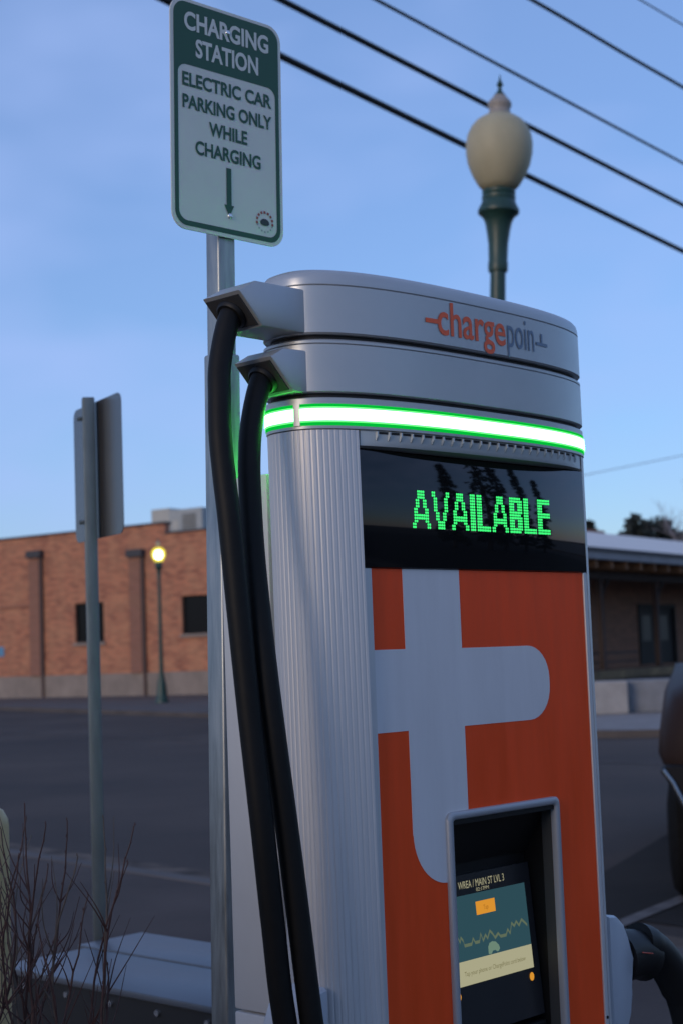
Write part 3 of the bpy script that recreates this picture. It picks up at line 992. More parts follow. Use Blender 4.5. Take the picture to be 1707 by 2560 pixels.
# vent band between the light strip and the display, with its fins
VENT = mat('vent_grey', (0.52, 0.57, 0.58), rough=0.45, metal=0.2)
vb = bmesh.new()
n = 50
rows = []
for i in range(n + 1):
    x = -0.009 + (PW + 0.019) * i / n
    yt = front_y(x, -0.004)
    yb = -0.004
    rows.append([vb.verts.new((x, yt, 1.9642)), vb.verts.new((x, yt * 0.90 + yb * 0.10, 1.9470)), vb.verts.new((x, yt * 0.84 + yb * 0.16, 1.9415)), vb.verts.new((x, yt * 0.80 + yb * 0.20, 1.9395)), vb.verts.new((x, 0.0, 1.9365)), vb.verts.new((x, 0.004, 1.9640))])
for a, b in zip(rows, rows[1:]):
    for k in range(6):
        vb.faces.new((a[k], b[k], b[(k + 1) % 6], a[(k + 1) % 6]))
vb.faces.new(rows[0]); vb.faces.new(rows[-1][::-1])
vent = obj('vent_band', vb, VENT, CH, smooth=35)
for i in range(24):
    x = 0.022 + i * 0.0247
    yt = front_y(x, -0.004)
    obj('vent_fin', prism([(yt - 0.0030, 1.9635), (yt - 0.0030, 1.9560), (yt * 0.92 - 0.0012, 1.9490), (yt * 0.92 + 0.003, 1.9490), (yt + 0.004, 1.9635)], x - 0.0016, x + 0.0016, 'x'), VENT, vent)
    if i < 23:
        xm = x + 0.01235
        ys = front_y(xm, -0.004)
        sl = bmesh.new()
        for u0, u1 in ((x + 0.0030, x + 0.0217),):
            ya, yb2 = front_y(u0, -0.004), front_y(u1, -0.004)
            sl.faces.new([sl.verts.new(p) for p in ((u0, ya - 0.0008, 1.9632), (u1, yb2 - 0.0008, 1.9632), (u1, yb2 - 0.0002, 1.9595), (u0, ya - 0.0002, 1.9595))])
        obj('vent_slot', sl, DARKGAP, vent, recalc=False)

# wordmark on the curved head
wmap = lambda x, z: (x, front_y(x) - 0.0011, z)
text_obj('lettering', 'charge', 0.164, 0.350, 2.142, 0.0385, WORD_O, CH, wmap, off=0.012, cap_ref='x')
text_obj('lettering', 'poin', 0.356, 0.440, 2.142, 0.0385, WORD_G, CH, wmap, off=0.0, cap_ref='x')
def bar(name, x0, x1, z0, z1, m):
    bm = bmesh.new()
    k = 6
    lo = [bm.verts.new(wmap(x0 + (x1 - x0) * i / k, z0)) for i in range(k + 1)]
    hi = [bm.verts.new(wmap(x0 + (x1 - x0) * i / k, z1)) for i in range(k + 1)]
    for i in range(k):
        bm.faces.new((lo[i], lo[i + 1], hi[i + 1], hi[i]))
    return obj(name, bm, m, CH, recalc=False)
bar('lettering_dash', 0.134, 0.167, 2.1585, 2.1665, WORD_O)
bar('lettering_dash', 0.447, 0.486, 2.1560, 2.1620, WORD_G)
bar('lettering_dash', 0.463, 0.469, 2.1622, 2.1790, WORD_G)

# cable outlets : swan-neck boxes on the left of the head
def outlet(prof, y0, y1, hole, nm):
    # prof given as (x, z)
    o = obj(nm, prism(prof, y0, y1, 'y', bevel=0.0035), SILVER, CH, smooth=30)
    return o
up_prof = [(-0.060, 2.1965), (-0.193, 2.1950), (-0.232, 2.1740), (-0.183, 2.1230), (-0.060, 2.1230)]
lo_prof = [(-0.060, 2.0960), (-0.138, 2.0930), (-0.168, 2.0760), (-0.118, 2.0240), (-0.060, 2.0240)]
for prof in (up_prof, lo_prof):
    ob = outlet(prof, 0.030, 0.117, None, 'cable_outlet')
    a = Vector((prof[2][0], 0, prof[2][1])); b = Vector((prof[3][0], 0, prof[3][1]))
    dd = (b - a).normalized()
    nn = Vector((-dd.z, 0, dd.x))
    if nn.x > 0: nn = -nn
    if nn.z > 0 and False: nn = -nn
    # dark end plate 1 mm proud, and a round grommet
    pb = bmesh.new()
    LL = (b - a).length
    q = []
    for l in (0.0004, 0.0024):
        for (u, y) in ((0.006, 0.0355), (LL - 0.006, 0.0355), (LL - 0.006, 0.1115), (0.006, 0.1115)):
            p = a + dd * u + nn * l
            q.append(pb.verts.new((p.x, y, p.z)))
    for f in ((0, 1, 2, 3), (7, 6, 5, 4), (0, 4, 5, 1), (1, 5, 6, 2), (2, 6, 7, 3), (3, 7, 4, 0)):
        pb.faces.new([q[i] for i in f])
    obj('end_plate', pb, mat('charcoal_plate', (0.035, 0.036, 0.038), rough=0.5), ob)
    c = a + dd * (LL * 0.52)
    obj('grommet', tube([(c.x + nn.x * l, 0.0735, c.z + nn.z * l) for l in (0.001, 0.006, 0.010)], [0.0265, 0.0262, 0.0225], 24), BLACKMATT, ob, smooth=40)

c1 = [(-0.196, 0.0735, 2.160), (-0.212, 0.0735, 2.142), (-0.228, 0.072, 2.103), (-0.243, 0.068, 2.053), (-0.252, 0.060, 2.010), (-0.262, 0.050, 1.944), (-0.265, 0.040, 1.875), (-0.266, 0.030, 1.806), (-0.263, 0.020, 1.673), (-0.256, 0.010, 1.515),
      (-0.246, 0.0, 1.346), (-0.230, 0.0, 1.196), (-0.212, 0.0, 1.053), (-0.165, -0.01, 0.78), (-0.10, -0.03, 0.50), (0.0, -0.06, 0.27), (0.16, -0.09, 0.165), (0.40, -0.11, 0.150), (0.66, -0.09, 0.20), (0.86, -0.03, 0.38), (0.955, 0.02, 0.60)]
c2 = [(-0.130, 0.0735, 2.062), (-0.148, 0.0725, 2.046), (-0.167, 0.068, 2.010), (-0.185, 0.062, 1.962), (-0.197, 0.055, 1.915), (-0.203, 0.050, 1.865), (-0.213, 0.035, 1.754), (-0.220, 0.012, 1.606), (-0.214, 0.0, 1.473), (-0.196, -0.01, 1.276),
      (-0.176, -0.02, 1.048), (-0.15, -0.03, 0.80), (-0.14, -0.03, 0.50), (-0.16, -0.02, 0.30), (-0.23, 0.02, 0.19), (-0.30, 0.07, 0.24), (-0.32, 0.10, 0.42), (-0.275, 0.11, 0.70)]
for pts in (c1, c2):
    obj('charging_cable', tube(catmull(pts, 8), 0.0182, 18), RUBBER, CH, smooth=60)

# rear power cabinet
cabm = bmesh.new()
box(-0.002, 0.59, 0.222, 0.345, 0.992, 1.918, 0.004, cabm)
rc = obj('rear_cabinet', cabm, PAINTGREY, CH, smooth=30)
obj('rear_cabinet', box(-0.002, 0.59, 0.222, 0.345, 0.1225, 0.988, 0.004), PAINTGREY, CH, smooth=30)
obj('cabinet_joint', box(0.10, 0.49, 0.1985, 0.2215, 0.3, 1.85), DARKGAP, CH)

# holsters on both sides
HOL = mat('holster_grey', (0.40, 0.43, 0.47), rough=0.4)
def holster(sign, xo):
    bm = bmesh.new()
    prof = [(0.0, 0.110), (0.03, 0.106), (0.052, 0.088), (0.066, 0.06), (0.072, 0.02), (0.072, -0.05), (0.064, -0.085), (0.048, -0.115), (0.02, -0.130), (0.0, -0.13)]
    pts = [(xo + sign * p[0], 0.97 + p[1]) for p in prof]
    prism(pts, 0.022, 0.112, 'y', bm, bevel=0.012)
    return obj('connector_holster', bm, HOL, CH, smooth=40)
holster(1, 0.680)
holster(-1, -0.092)

# connector held in the right holster, a thing of its own
cn = thing('charging_connector', CH.matrix_world @ Vector((0, 0, 0)), 'black charging connector with curved grip plugged into the grey holster', 'connector')
cn.location = CH.location
cn.rotation_euler = CH.rotation_euler
obj('plug_body', tube(catmull([(0.7525, 0.066, 0.985), (0.785, 0.066, 0.985), (0.825, 0.066, 0.980), (0.860, 0.064, 0.966)], 5), [0.054 - 0.0006 * i for i in range(16)], 22), BLACKMATT, cn, smooth=50)
obj('grip', tube(catmull([(0.83, 0.064, 1.002), (0.87, 0.060, 0.987), (0.91, 0.055, 0.955), (0.945, 0.048, 0.905), (0.965, 0.040, 0.84), (0.968, 0.032, 0.76), (0.960, 0.025, 0.66), (0.955, 0.02, 0.585)], 5),
                 [0.041, 0.041, 0.041, 0.041, 0.040] + [0.038] * 12 + [0.034] * 12 + [0.026] * 7, 20), BLACKMATT, cn, smooth=60)
obj('latch_button', prism([(0.875, 1.010), (0.905, 0.996), (0.925, 0.972), (0.920, 0.968), (0.90, 0.984)], 0.046, 0.070, 'y'), BLACKMATT, cn)
obj('marking_line', tube([(0.770, 0.0115, 0.998), (0.808, 0.0125, 0.990)], 0.0012, 6), mat('red_mark', (0.45, 0.06, 0.03), rough=0.5), cn)

# concrete pad below the charger
tag(obj('charger_pad', prism([(-0.35, 3.35 - 1.2), (0.75, 2.35), (1.1, 3.2), (0.1, 3.6), (-0.7, 2.9)], 0.1222, 0.1226, 'z'), CONC_L), kind='structure')

# ------------------------------------------------------------------ parking sign on its post
SW = mat('sign_white', (0.58, 0.60, 0.58), rough=0.35, noise=0.03, nscale=10)
SG = mat('sign_green', (0.010, 0.070, 0.036), rough=0.35)
ps = thing('parking_sign', (-0.251, 2.95, 0.254), 'green and white parking sign on a galvanised post behind the charger', 'sign')
ps.rotation_euler = (0, radians(1.0), 0)
ps.scale = (0.908, 0.908, 0.908)      # a 27 x 45 cm plate on a 42 mm post
def sq(x0, y0, w, z0, z1, parent, nm, rot, bev):
    bm = bmesh.new()
    add_box(bm, (0, 0, (z0 + z1) / 2), (w, w, z1 - z0), 0, bev, 3)
    bmesh.ops.rotate(bm, cent=(0, 0, 0), matrix=Matrix.Rotation(rot, 3, 'Z'), verts=bm.verts[:])
    return obj(nm, bm, GALV, parent, smooth=40)
srot = pi / 2 - radians(48)
sq(0, 0, 0.046, 1.2, 2.83, ps, 'post', srot, 0.006)
sq(0, 0, 0.056, -0.16, 2.12, ps, 'post_sleeve', srot, 0.006)
plate_e = bpy.data.objects.new('sign_plate', None)
SGW, SGZ0, SGZ1 = 0.1480, 2.366, 2.860
bmp = prism(rrect(-SGW, SGW, SGZ0, SGZ1, 0.036), 0.0, 0.003, 'y')
bpy.data.objects.remove(plate_e)
plate = obj('sign_plate', bmp, SW, ps)
sd2 = Vector((cos(srot), sin(srot), 0))
plate.rotation_euler = (0, 0, srot)
plate.location = (0.0 + 0.66913 * 0.031, -0.74314 * 0.031, 0.0)
def ring_sheet(outer, inner, y, name, m, parent):
    bm = bmesh.new()
    n = len(outer)
    a = [bm.verts.new((p[0], y, p[1])) for p in outer]
    b = [bm.verts.new((p[0], y, p[1])) for p in inner]
    for i in range(n):
        bm.faces.new((a[i], a[(i + 1) % n], b[(i + 1) % n], b[i]))
    return obj(name, bm, m, parent)
go = rrect(-SGW + 0.008, SGW - 0.008, SGZ0 + 0.008, SGZ1 - 0.007, 0.030)
HS = SGZ1 - 0.142
gi = rrect(-SGW + 0.018, SGW - 0.018, SGZ0 + 0.019, HS, 0.022)
ring_sheet(go, gi, -0.0006, 'sign_border', SG, plate)
fl = lambda x, z: (x, -0.0012, z)
dz = 0.118
def sgt(s, w, zc, cap, m, off=0.0):
    text_obj('lettering', s, -w, w, zc - cap / 2, cap, m, plate, fl, off=off)
sgt('CHARGING', 0.113, SGZ1 - 0.046, 0.038, SW, 0.030)
sgt('STATION', 0.084, SGZ1 - 0.101, 0.038, SW, 0.030)
sgt('ELECTRIC CAR', 0.119, SGZ1 - 0.173, 0.0285, SG, 0.026)
sgt('PARKING ONLY', 0.119, SGZ1 - 0.221, 0.0285, SG, 0.026)
sgt('WHILE', 0.051, SGZ1 - 0.268, 0.0285, SG, 0.026)
sgt('CHARGING', 0.087, SGZ1 - 0.315, 0.0285, SG, 0.026)
ar = bmesh.new()
az1, az0 = SGZ1 - 0.344, SGZ1 - 0.450
ar.faces.new([ar.verts.new((x, -0.0012, z)) for x, z in ((-0.0065, az1), (-0.0065, az0 + 0.026), (-0.013, az0 + 0.026), (0, az0), (0.013, az0 + 0.026), (0.0065, az0 + 0.026), (0.0065, az1))])
obj('arrow', ar, SG, plate, recalc=False)
# small round emblem, low on the right
EMR = mat('emblem_red', (0.30, 0.06, 0.05), rough=0.5)
EMK = mat('emblem_dark', (0.03, 0.035, 0.045), rough=0.5)
em = bmesh.new()
ex, ez = 0.096, SGZ0 + 0.050
for k in range(9):
    t = radians(-8 + 196 * k / 8)
    c_ = (ex + 0.0215 * cos(t), ez + 0.0215 * sin(t))
    em.faces.new([em.verts.new((c_[0] + 0.0038 * cos(t + radians(45 + 90 * j)), -0.0012, c_[1] + 0.0038 * sin(t + radians(45 + 90 * j)))) for j in range(4)])
obj('emblem_ring', em, EMR, plate, recalc=False)
ed = bmesh.new()
ed.faces.new([ed.verts.new((ex + 0.0125 * cos(2 * pi * k / 18) , -0.0012, ez - 0.002 + (0.0095 if k < 10 else 0.006) * sin(2 * pi * k / 18))) for k in range(18)])
obj('emblem_centre', ed, EMK, plate, recalc=False)
el = bmesh.new()
for k in range(7):
    t = radians(200 + 140 * k / 6)
    c_ = (ex + 0.0215 * cos(t), ez + 0.0215 * sin(t))
    el.faces.new([el.verts.new((c_[0] + 0.0026 * cos(t + radians(45 + 90 * j)), -0.0012, c_[1] + 0.0026 * sin(t + radians(45 + 90 * j)))) for j in range(4)])
obj('emblem_ring', el, mat('emblem_grey', (0.28, 0.32, 0.34), rough=0.5), plate, recalc=False)
BOLT = mat('bolt_zinc', (0.72, 0.74, 0.76), rough=0.25, metal=0.9)
for z in (SGZ1 - 0.047, SGZ0 + 0.047):
    b_ = bmesh.new()
    bmesh.ops.create_uvsphere(b_, u_segments=14, v_segments=8, radius=0.0062)
    bmesh.ops.scale(b_, vec=(1, 0.55, 1), verts=b_.verts[:])
    bmesh.ops.translate(b_, vec=(0.002, -0.001, z), verts=b_.verts[:])
    obj('bolt', b_, BOLT, plate, smooth=60)

# ------------------------------------------------------------------ second sign, seen from behind
s2 = thing('road_sign', (-0.887, 5.5, 0.118), 'bare metal back of a small sign on a slim square post behind the utility cabinet', 'sign')
ALB = mat('bare_sign_back', (0.17, 0.165, 0.165), rough=0.25, metal=0.8, noise=0.10, nscale=9, stretch=(1, 1, 0.2), rvar=0.03)
GALV2 = mat('dull_galvanised', (0.13, 0.155, 0.16), rough=0.5, metal=0.6, noise=0.2, nscale=10, stretch=(3, 3, 0.5))
bm = bmesh.new()
add_box(bm, (0, 0, 1.212), (0.044, 0.044, 2.424), 0, 0.005, 2)
o = obj('post', bm, GALV2, s2, smooth=40)
o.rotation_euler = (0, 0, radians(12))
bmp = prism(rrect(-0.231, 0.231, 1.922, 2.412, 0.034), 0.0, 0.003, 'y')
pl2 = obj('sign_plate', bmp, ALB, s2)
pl2.rotation_euler = (0, 0, atan2(-0.40, 0.232))
pl2.location = (0.865 * 0.030, 0.502 * 0.030, 0)
for z in (1.98, 2.35):
    obj('bolt', tube([(-0.040, 0.002, z), (-0.024, 0.002, z)], 0.008, 8), GALV2, s2)

# ------------------------------------------------------------------ low utility cabinet
ub = thing('utility_cabinet', (CH.location.x, CH.location.y, 0.118), 'low black utility cabinet with pale blue grey lid behind the bare shrub', 'utility box', rotz=pi / 2 - PH)
LID = mat('cabinet_lid', (0.085, 0.097, 0.115), rough=0.42, noise=0.05, nscale=4)
# local x along charger face, local y backwards
obj('body', box(1.032, 1.64, 1.0, 2.585, 0, 0.512), mat('cabinet_black', (0.010, 0.010, 0.011), rough=0.6), ub)
obj('lid', box(1.022, 1.372, 0.98, 2.60, 0.514, 0.534, 0.004), LID, ub, smooth=30)
obj('lid', box(1.378, 1.655, 0.98, 2.655, 0.514, 0.538, 0.004), LID, ub, smooth=30)
for k in range(7):
    y = 2.46 - k * 0.215
    obj('bolt', tube([(1.034, y, 0.485), (1.024, y, 0.485)], 0.009, 10), BOLT, ub, smooth=50)

# ------------------------------------------------------------------ bollard
bo = thing('bollard', (-0.845, 3.6, 0.118), 'cream yellow steel bollard beside the bare shrub', 'bollard')
obj('post', lathe([(0.062, 0.0), (0.062, 1.12), (0.060, 1.135), (0.050, 1.155), (0.030, 1.168), (0.0, 1.172)], 28), mat('cream_paint', (0.50, 0.37, 0.17), rough=0.5, noise=0.1, nscale=8), bo, smooth=40)
obj('base_plate', lathe([(0.10, 0.0), (0.10, 0.012)], 24), GALV2, bo)

# ------------------------------------------------------------------ bare shrub
sh = thing('bare_shrub', (-0.60, 2.75, 0.118), 'leafless shrub with thin red brown twigs beside the utility cabinet', 'shrub')
TWIG = mat('red_brown_bark', (0.060, 0.026, 0.022), rough=0.6, noise=0.3, nscale=30)
TWIG2 = mat('grey_brown_bark', (0.10, 0.075, 0.060), rough=0.7, noise=0.3, nscale=30)
rng = random.Random(11)
tips = [(-0.56, 1.36), (-0.555, 1.325), (-0.525, 1.33), (-0.485, 1.325), (-0.425, 1.325), (-0.372, 1.325), (-0.385, 1.25), (-0.60, 1.32), (-0.61, 1.24), (-0.47, 1.27), (-0.455, 1.20), (-0.52, 1.24), (-0.54, 1.17), (-0.50, 1.15), (-0.43, 1.13), (-0.58, 1.16), (-0.62, 1.30), (-0.64, 1.22), (-0.66, 1.33), (-0.57, 1.28), (-0.68, 1.2), (-0.72, 1.3), (-0.70, 1.1), (-0.65, 1.05)]
for k, (tx, tz) in enumerate(tips):
    y = 2.75 + rng.uniform(-0.16, 0.14)
    tx = tx * y / 2.70
    a = Vector((rng.uniform(-0.05, 0.05), rng.uniform(-0.05, 0.05), 0))
    b = Vector((tx + 0.60, y - 2.75, tz - 0.118))
    mid = a.lerp(b, 0.5) + Vector((rng.uniform(-0.09, 0.07), rng.uniform(-0.05, 0.05), 0))
    q = a.lerp(b, 0.82) + Vector((rng.uniform(-0.04, 0.045), rng.uniform(-0.02, 0.02), 0))
    pts = catmull([a, mid, q, b], 7)
    pts = [p + Vector((rng.uniform(-1, 1), rng.uniform(-1, 1), 0)) * 0.0022 for p in pts]
    n = len(pts)
    bm = tube(pts, [0.0034 * (1 - i / n) + 0.0009 for i in range(n)], 6)
    for i in range(4, n):                      # buds
        c_ = pts[i] + Vector((rng.uniform(-1, 1), rng.uniform(-1, 1), 0)).normalized() * 0.0016
        tube([c_, c_ + Vector((0, 0, 0.005))], [0.0017, 0.0006], 5, bm)
    for _ in range(rng.randint(4, 8)):         # side twigs
        i = rng.randint(n // 2, n - 6)
        s = pts[i]
        dv = Vector((rng.uniform(-0.75, 0.75), rng.uniform(-0.5, 0.5), 1)).normalized()
        ln_ = rng.uniform(0.05, 0.15)
        ln_ = min(ln_, max(0.03, (1.215 - s.z) / max(dv.z, 0.1)))
        tw = catmull([s, s + dv * ln_ * 0.5 + Vector((rng.uniform(-0.01, 0.01), 0, 0)), s + dv * ln_ + Vector((0, 0, 0.01))], 5)
        tube(tw, [0.0016 * (1 - j / 15) for j in range(len(tw))], 5, bm)
    obj('stem', bm, TWIG if rng.random() < 0.75 else TWIG2, sh, smooth=60)

# ------------------------------------------------------------------ parked pickup at the right edge
TRA = radians(12.0)
tk = thing('pickup_truck', (0, 0, 0), 'dark brown pickup truck parked beyond the charger with its tyre turned to us', 'truck', rotz=-TRA)
fwd = Vector((sin(TRA), cos(TRA), 0)); lat = Vector((cos(TRA), -sin(TRA), 0))
tk.location = Vector((1.795, 9.25, 0.006))
# local x across (0 = left flank), local y from nose backwards
BODY = mat('dark_brown_car_paint', (0.030, 0.019, 0.016), rough=0.50, metal=0.0, coat=0.0, spec=0.07)
CHROME = mat('chrome', (0.28, 0.30, 0.32), rough=0.25, metal=1.0)
TYRE = mat('tyre_rubber', (0.009, 0.009, 0.009), rough=0.8, spec=0.08, noise=0.3, nscale=40, bump=0.4)
TW = 1.98
def section(y, z0, z1, inset, shoulder):
    """half closed outline from left sill over the top to the right sill"""
    L = [(inset + 0.06, z0), (inset + 0.015, z0 + 0.06), (inset, 0.92), (inset + 0.012, 1.04), (inset + 0.045, z1 - 0.16 if z1 - 0.16 > 1.06 else 1.08), (inset + 0.10, z1 - 0.06), (inset + shoulder, z1)]
    Rr = [(TW - p[0], p[1]) for p in L[::-1]]
    return [(p[0], y, p[1]) for p in L + Rr]
def hull(secs, name, m):
    bm = bmesh.new()
    rows = [[bm.verts.new(p) for p in s] for s in secs]
    n = len(rows[0])
    for a, b in zip(rows, rows[1:]):
        for i in range(n):
            bm.faces.new((a[i], a[(i + 1) % n], b[(i + 1) % n], b[i]))
    bm.faces.new(rows[0][::-1]); bm.faces.new(rows[-1])
    return obj(name, bm, m, tk, smooth=45)
body = hull([section(-0.02, 0.84, 1.20, 0.14, 0.30), section(0.05, 0.80, 1.28, 0.05, 0.26), section(0.18, 0.82, 1.33, 0.012, 0.24), section(0.5, 0.88, 1.37, 0.0, 0.24), section(1.5, 0.88, 1.42, 0.0, 0.24),
             section(2.2, 0.62, 1.42, 0.0, 0.22), section(5.3, 0.62, 1.40, 0.0, 0.12), section(5.5, 0.66, 1.36, 0.06, 0.16)], 'body', BODY)
cab = bmesh.new()
rows = []
for (y, z, ins) in ((1.50, 1.40, 0.24), (2.25, 1.86, 0.42), (3.1, 1.88, 0.42), (3.5, 1.40, 0.24)):
    rows.append([cab.verts.new((ins, y, z)), cab.verts.new((TW - ins, y, z))])
lowr = [[cab.verts.new((0.10, y, 1.38)), cab.verts.new((TW - 0.10, y, 1.38))] for y in (1.35, 3.5)]
for a, b in zip(rows, rows[1:]):
    cab.faces.new((a[0], a[1], b[1], b[0]))
cab.faces.new([rows[0][0], rows[1][0], rows[2][0], rows[3][0]])
cab.faces.new([rows[0][1], rows[1][1], rows[2][1], rows[3][1]])
obj('cab', cab, BODY, tk)
wsb = bmesh.new()
wsb.faces.new([wsb.verts.new(p) for p in ((0.32, 1.50, 1.43), (TW - 0.32, 1.50, 1.43), (TW - 0.46, 2.18, 1.845), (0.46, 2.18, 1.845))])
obj('windscreen', wsb, WGLASS, tk)
bump = prism([(0.02, 0.86), (0.06, 0.88), (TW - 0.06, 0.88), (TW - 0.02, 0.86), (TW - 0.15, 0.58), (TW - 0.24, 0.46), (0.24, 0.46), (0.15, 0.58)], -0.12, 0.10, 'y', bevel=0.02)
obj('bumper', bump, mat('dark_bumper', (0.012, 0.011, 0.011), rough=0.6, spec=0.1), tk, smooth=40)
obj('bumper_trim', tube([(0.03, -0.125, 0.86), (0.08, -0.13, 0.79), (0.14, -0.13, 0.66), (0.20, -0.13, 0.54)], 0.018, 8), CHROME, tk, smooth=60)
obj('grille', box(0.45, TW - 0.45, -0.05, -0.02, 0.92, 1.16, 0.01), CHROME, tk)
for k in range(4):
    obj('grille_bar', box(0.47, TW - 0.47, -0.06, -0.051, 0.95 + k * 0.055, 0.98 + k * 0.055), WFRAME, tk)
for x in (0.18, TW - 0.42):
    obj('headlight', box(x, x + 0.24, -0.035, 0.05, 0.95, 1.13, 0.02), mat('headlight_glass', (0.35, 0.40, 0.42), rough=0.1, coat=0.5), tk, smooth=40)
for y, xs in ((0.78, (0.03, TW - 0.31)), (4.3, (0.03, TW - 0.31))):
    for x in xs:
        tb = bmesh.new()
        prof = [(0.0, 0.20), (0.02, 0.33), (0.06, 0.375), (0.14, 0.385), (0.22, 0.375), (0.26, 0.33), (0.28, 0.20)]
        rows = []
        for (u, r) in prof:
            rows.append([tb.verts.new((x + u, y + r * cos(2 * pi * k / 36), 0.385 + r * sin(2 * pi * k / 36))) for k in range(36)])
        for a, b in zip(rows, rows[1:]):
            for k in range(36):
                tb.faces.new((a[k], a[(k + 1) % 36], b[(k + 1) % 36], b[k]))
        w_ = obj('wheel', tb, TYRE, tk, smooth=40)
        rb = bmesh.new()
        for u in (0.03, 0.25):
            rb.faces.new([rb.verts.new((x + u, y + 0.205 * cos(2 * pi * k / 24), 0.385 + 0.205 * sin(2 * pi * k / 24))) for k in range(24)])
        obj('rim', rb, CHROME, w_)

# ------------------------------------------------------------------ trees
NEEDLE = mat('dark_needles', (0.018, 0.022, 0.014), rough=0.8, noise=0.4, nscale=2)
BARK = mat('bark', (0.05, 0.042, 0.036), rough=0.9, noise=0.3, nscale=6)
def conifer(loc, h, w, label, seed, group, leaf=0.50, nl=3200):
    r = random.Random(seed)
    t = thing('conifer_tree', loc, label, 'tree', group)
    obj('trunk', tube([(0, 0, -0.1), (0.03, 0, h * 0.5), (0, 0, h * 0.97)], [h * 0.020, h * 0.012, 0.02], 8), BARK, t, smooth=60)
    bm = bmesh.new()
    lev = int(h * 2.2)
    boughs = []
    for k in range(lev):
        f = k / lev
        z = h * (0.10 + 0.88 * f)
        for j in range(5):
            a = r.uniform(0, 2 * pi)
            ln_ = w * (1 - f) ** 0.85 * r.uniform(0.55, 1.12) + 0.12
            boughs.append((a, z, ln_))
    for _ in range(nl):
        a, z, L = r.choice(boughs)
        s = sqrt(r.random())
        p = Vector((cos(a) * L * s, sin(a) * L * s, z - 0.28 * L * s + r.uniform(-0.12, 0.12)))
        u = Vector((r.uniform(-1, 1), r.uniform(-1, 1), r.uniform(-0.6, 0.3))).normalized()
        v = u.orthogonal().normalized() * leaf * 0.28 * r.uniform(0.6, 1.2)
        q = u * leaf * r.uniform(0.6, 1.3)
        bm.faces.new([bm.verts.new(x) for x in (p - v, p + q * 0.6, p + v, p - q * 0.4)])
    obj('crown', bm, NEEDLE, t, recalc=False)
    return t
def broad(loc, h, w, label, seed, group, nl=5200):
    r = random.Random(seed)
    t = thing('dense_tree', loc, label, 'tree', group)
    obj('trunk', tube([(0, 0, -0.1), (0.1, 0, h * 0.3), (0, 0.1, h * 0.7)], [h * 0.03, h * 0.022, 0.05], 8), BARK, t, smooth=60)
    bm = bmesh.new()
    cl = [(Vector((r.uniform(-0.7, 0.7) * w, r.uniform(-0.7, 0.7) * w, h * r.uniform(0.30, 0.86))), r.uniform(0.25, 0.45) * w) for _ in range(22)]
    cl.append((Vector((0, 0, h - 0.5 * w * 0.6)), 0.5 * w))
    for _ in range(nl):
        c_, rad = r.choice(cl)
        d = Vector((r.gauss(0, 1), r.gauss(0, 1), r.gauss(0, 1))).normalized() * rad * r.random() ** 0.4
        p = c_ + d
        u = Vector((r.uniform(-1, 1), r.uniform(-1, 1), r.uniform(-1, 1))).normalized()
        v = u.orthogonal().normalized()
        s = r.uniform(0.20, 0.40)
        bm.faces.new([bm.verts.new(x) for x in (p - v * s * 0.6, p + u * s, p + v * s * 0.6, p - u * s)])
    obj('crown', bm, NEEDLE, t, recalc=False)
    return t
G1 = 'trees behind the dock building'
conifer((15.10, 95, 0), 9.6, 1.5, 'narrow dark conifer behind the dock building, close by the charger edge', 21, G1)
conifer((15.85, 96, 0), 8.9, 1.0, 'shorter narrow conifer just beside the taller one behind the dock building', 22, G1)
conifer((16.95, 95, 0), 8.8, 1.1, 'small pointed conifer at the end of the dense clump behind the roof', 23, G1)
broad((18.0, 95, 0), 9.0, 2.0, 'dense dark tree in the middle of the clump above the white roof', 24, G1)
broad((19.5, 96, 0), 8.9, 2.2, 'dense rounded tree rising highest over the white roof', 25, G1)
broad((21.0, 97, 0), 8.1, 2.0, 'low dense tree trailing off behind the white roof', 26, G1)

# conifers across the lot, mirrored in the dark display
G2 = 'conifers across the parking lot'
for k, (x, y, h, w) in enumerate(((21.0, 6.4, 13.5, 2.1), (23.5, 8.4, 12.0, 1.4), (24.5, 10.8, 11.0, 1.2), (27.0, 14.0, 9.5, 1.3), (20.5, 3.4, 9.5, 1.8))):
    conifer((x, y, 0.0), h, w, ['tall broad conifer mirrored in the middle of the display', 'slender conifer beside the tall broad one across the lot', 'slim pointed conifer mirrored near the display end',
                                'short slim conifer at the far end of the row across the lot', 'low wide conifer at the near end of the row across the lot'][k], 40 + k, G2, leaf=0.55, nl=1800)

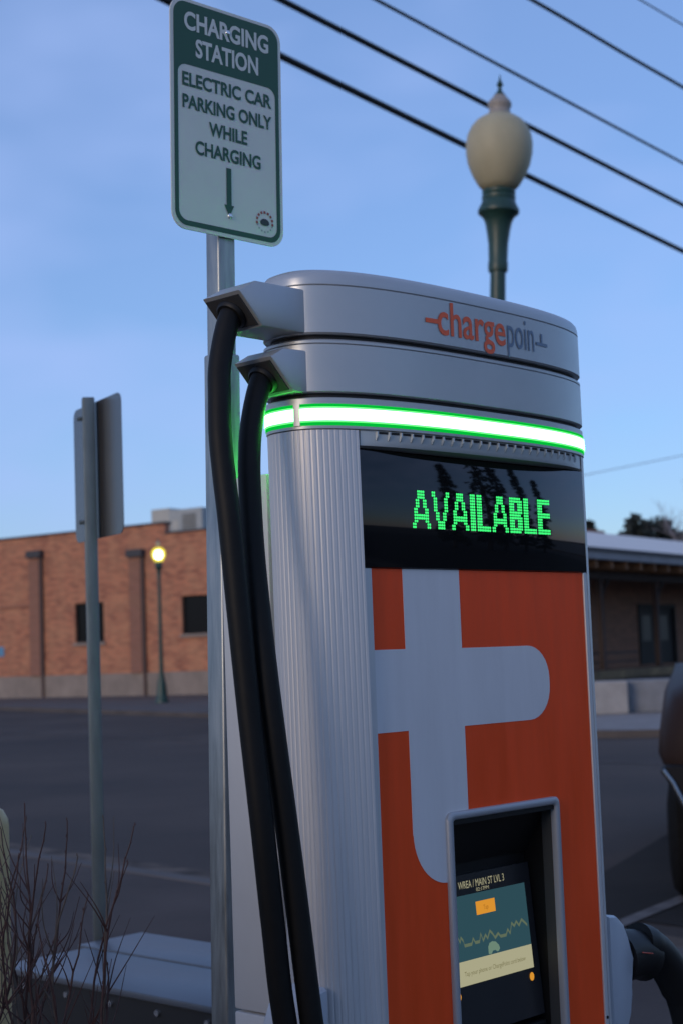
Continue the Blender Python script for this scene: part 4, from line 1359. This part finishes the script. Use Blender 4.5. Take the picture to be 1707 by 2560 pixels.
# bare tree whose outer twigs reach in beside the sky
bt = thing('bare_tree', (17.6, 70, 0), 'leafless grey tree whose outer twigs show against the sky above the dock roof', 'tree')
r = random.Random(5)
def branch(bm, p, d, L, rad, depth):
    pts = [p]
    q = p.copy()
    dd = d.copy()
    for i in range(4):
        dd = (dd + Vector((r.uniform(-.25, .25), r.uniform(-.25, .25), r.uniform(-0.05, .2)))).normalized()
        q = q + dd * L / 4
        pts.append(q.copy())
    tube(pts, [rad * (1 - 0.14 * i) for i in range(5)], 5, bm)
    if depth > 0:
        for _ in range(4 if depth > 1 else 3):
            i = r.randint(2, 4)
            a = Vector((r.uniform(-1, 1), r.uniform(-1, 1), r.uniform(-0.1, 0.9))).normalized()
            branch(bm, pts[i], (dd * 0.7 + a).normalized(), L * r.uniform(0.5, 0.72), rad * 0.5, depth - 1)
TBARK = mat('pale_grey_bark', (0.20, 0.19, 0.20), rough=0.9)
tb = bmesh.new()
branch(tb, Vector((0, 0, -0.1)), Vector((0, 0, 1)), 4.0, 0.20, 0)
obj('trunk', tb, TBARK, bt, smooth=60)
cb_ = bmesh.new()
for k in range(6):
    a = 2 * pi * k / 6 + 0.3
    branch(cb_, Vector((0, 0, 3.0 + 0.15 * k)), Vector((cos(a), sin(a), 0.9)).normalized(), 3.0, 0.085, 3)
obj('crown', cb_, TBARK, bt, smooth=60)

# ------------------------------------------------------------------ unseen hedge, added left of the camera to shade the lower charger
hg = thing('shade_hedge', (-2.15, -0.35, 0.118), 'clipped evergreen hedge along the edge of the paving', 'hedge', rotz=atan2(-0.62, 0.785))
hr = random.Random(9)
HEDGE = mat('hedge_leaves', (0.030, 0.050, 0.022), rough=0.6, noise=0.4, nscale=5)
hb = bmesh.new()
for _ in range(9000):
    x = hr.uniform(-2.3, 2.3); y = hr.uniform(-0.42, 0.42); z = hr.uniform(0.05, 1.72 + 0.05 * sin(3 * x))
    if hr.random() < 0.75:
        k = hr.randrange(3)
        if k == 0: y = math.copysign(0.40 + hr.uniform(-0.05, 0.05), y)
        elif k == 1: z = 1.70 + 0.04 * sin(3 * x) + hr.uniform(-0.05, 0.06)
        else: x = math.copysign(2.28 + hr.uniform(-0.05, 0.05), x) if hr.random() < 0.2 else x
    u = Vector((hr.uniform(-1, 1), hr.uniform(-1, 1), hr.uniform(-1, 1))).normalized()
    v = u.orthogonal().normalized()
    q = hr.uniform(0.025, 0.05)
    p = Vector((x, y, z))
    hb.faces.new([hb.verts.new(w) for w in (p - v * q * 0.55, p + u * q, p + v * q * 0.55, p - u * q)])
obj('foliage', hb, HEDGE, hg, recalc=False)
obj('shade_core', box(-2.22, 2.22, -0.34, 0.34, 0.0, 1.62, 0.06), mat('hedge_core', (0.012, 0.014, 0.009), rough=0.9), hg)
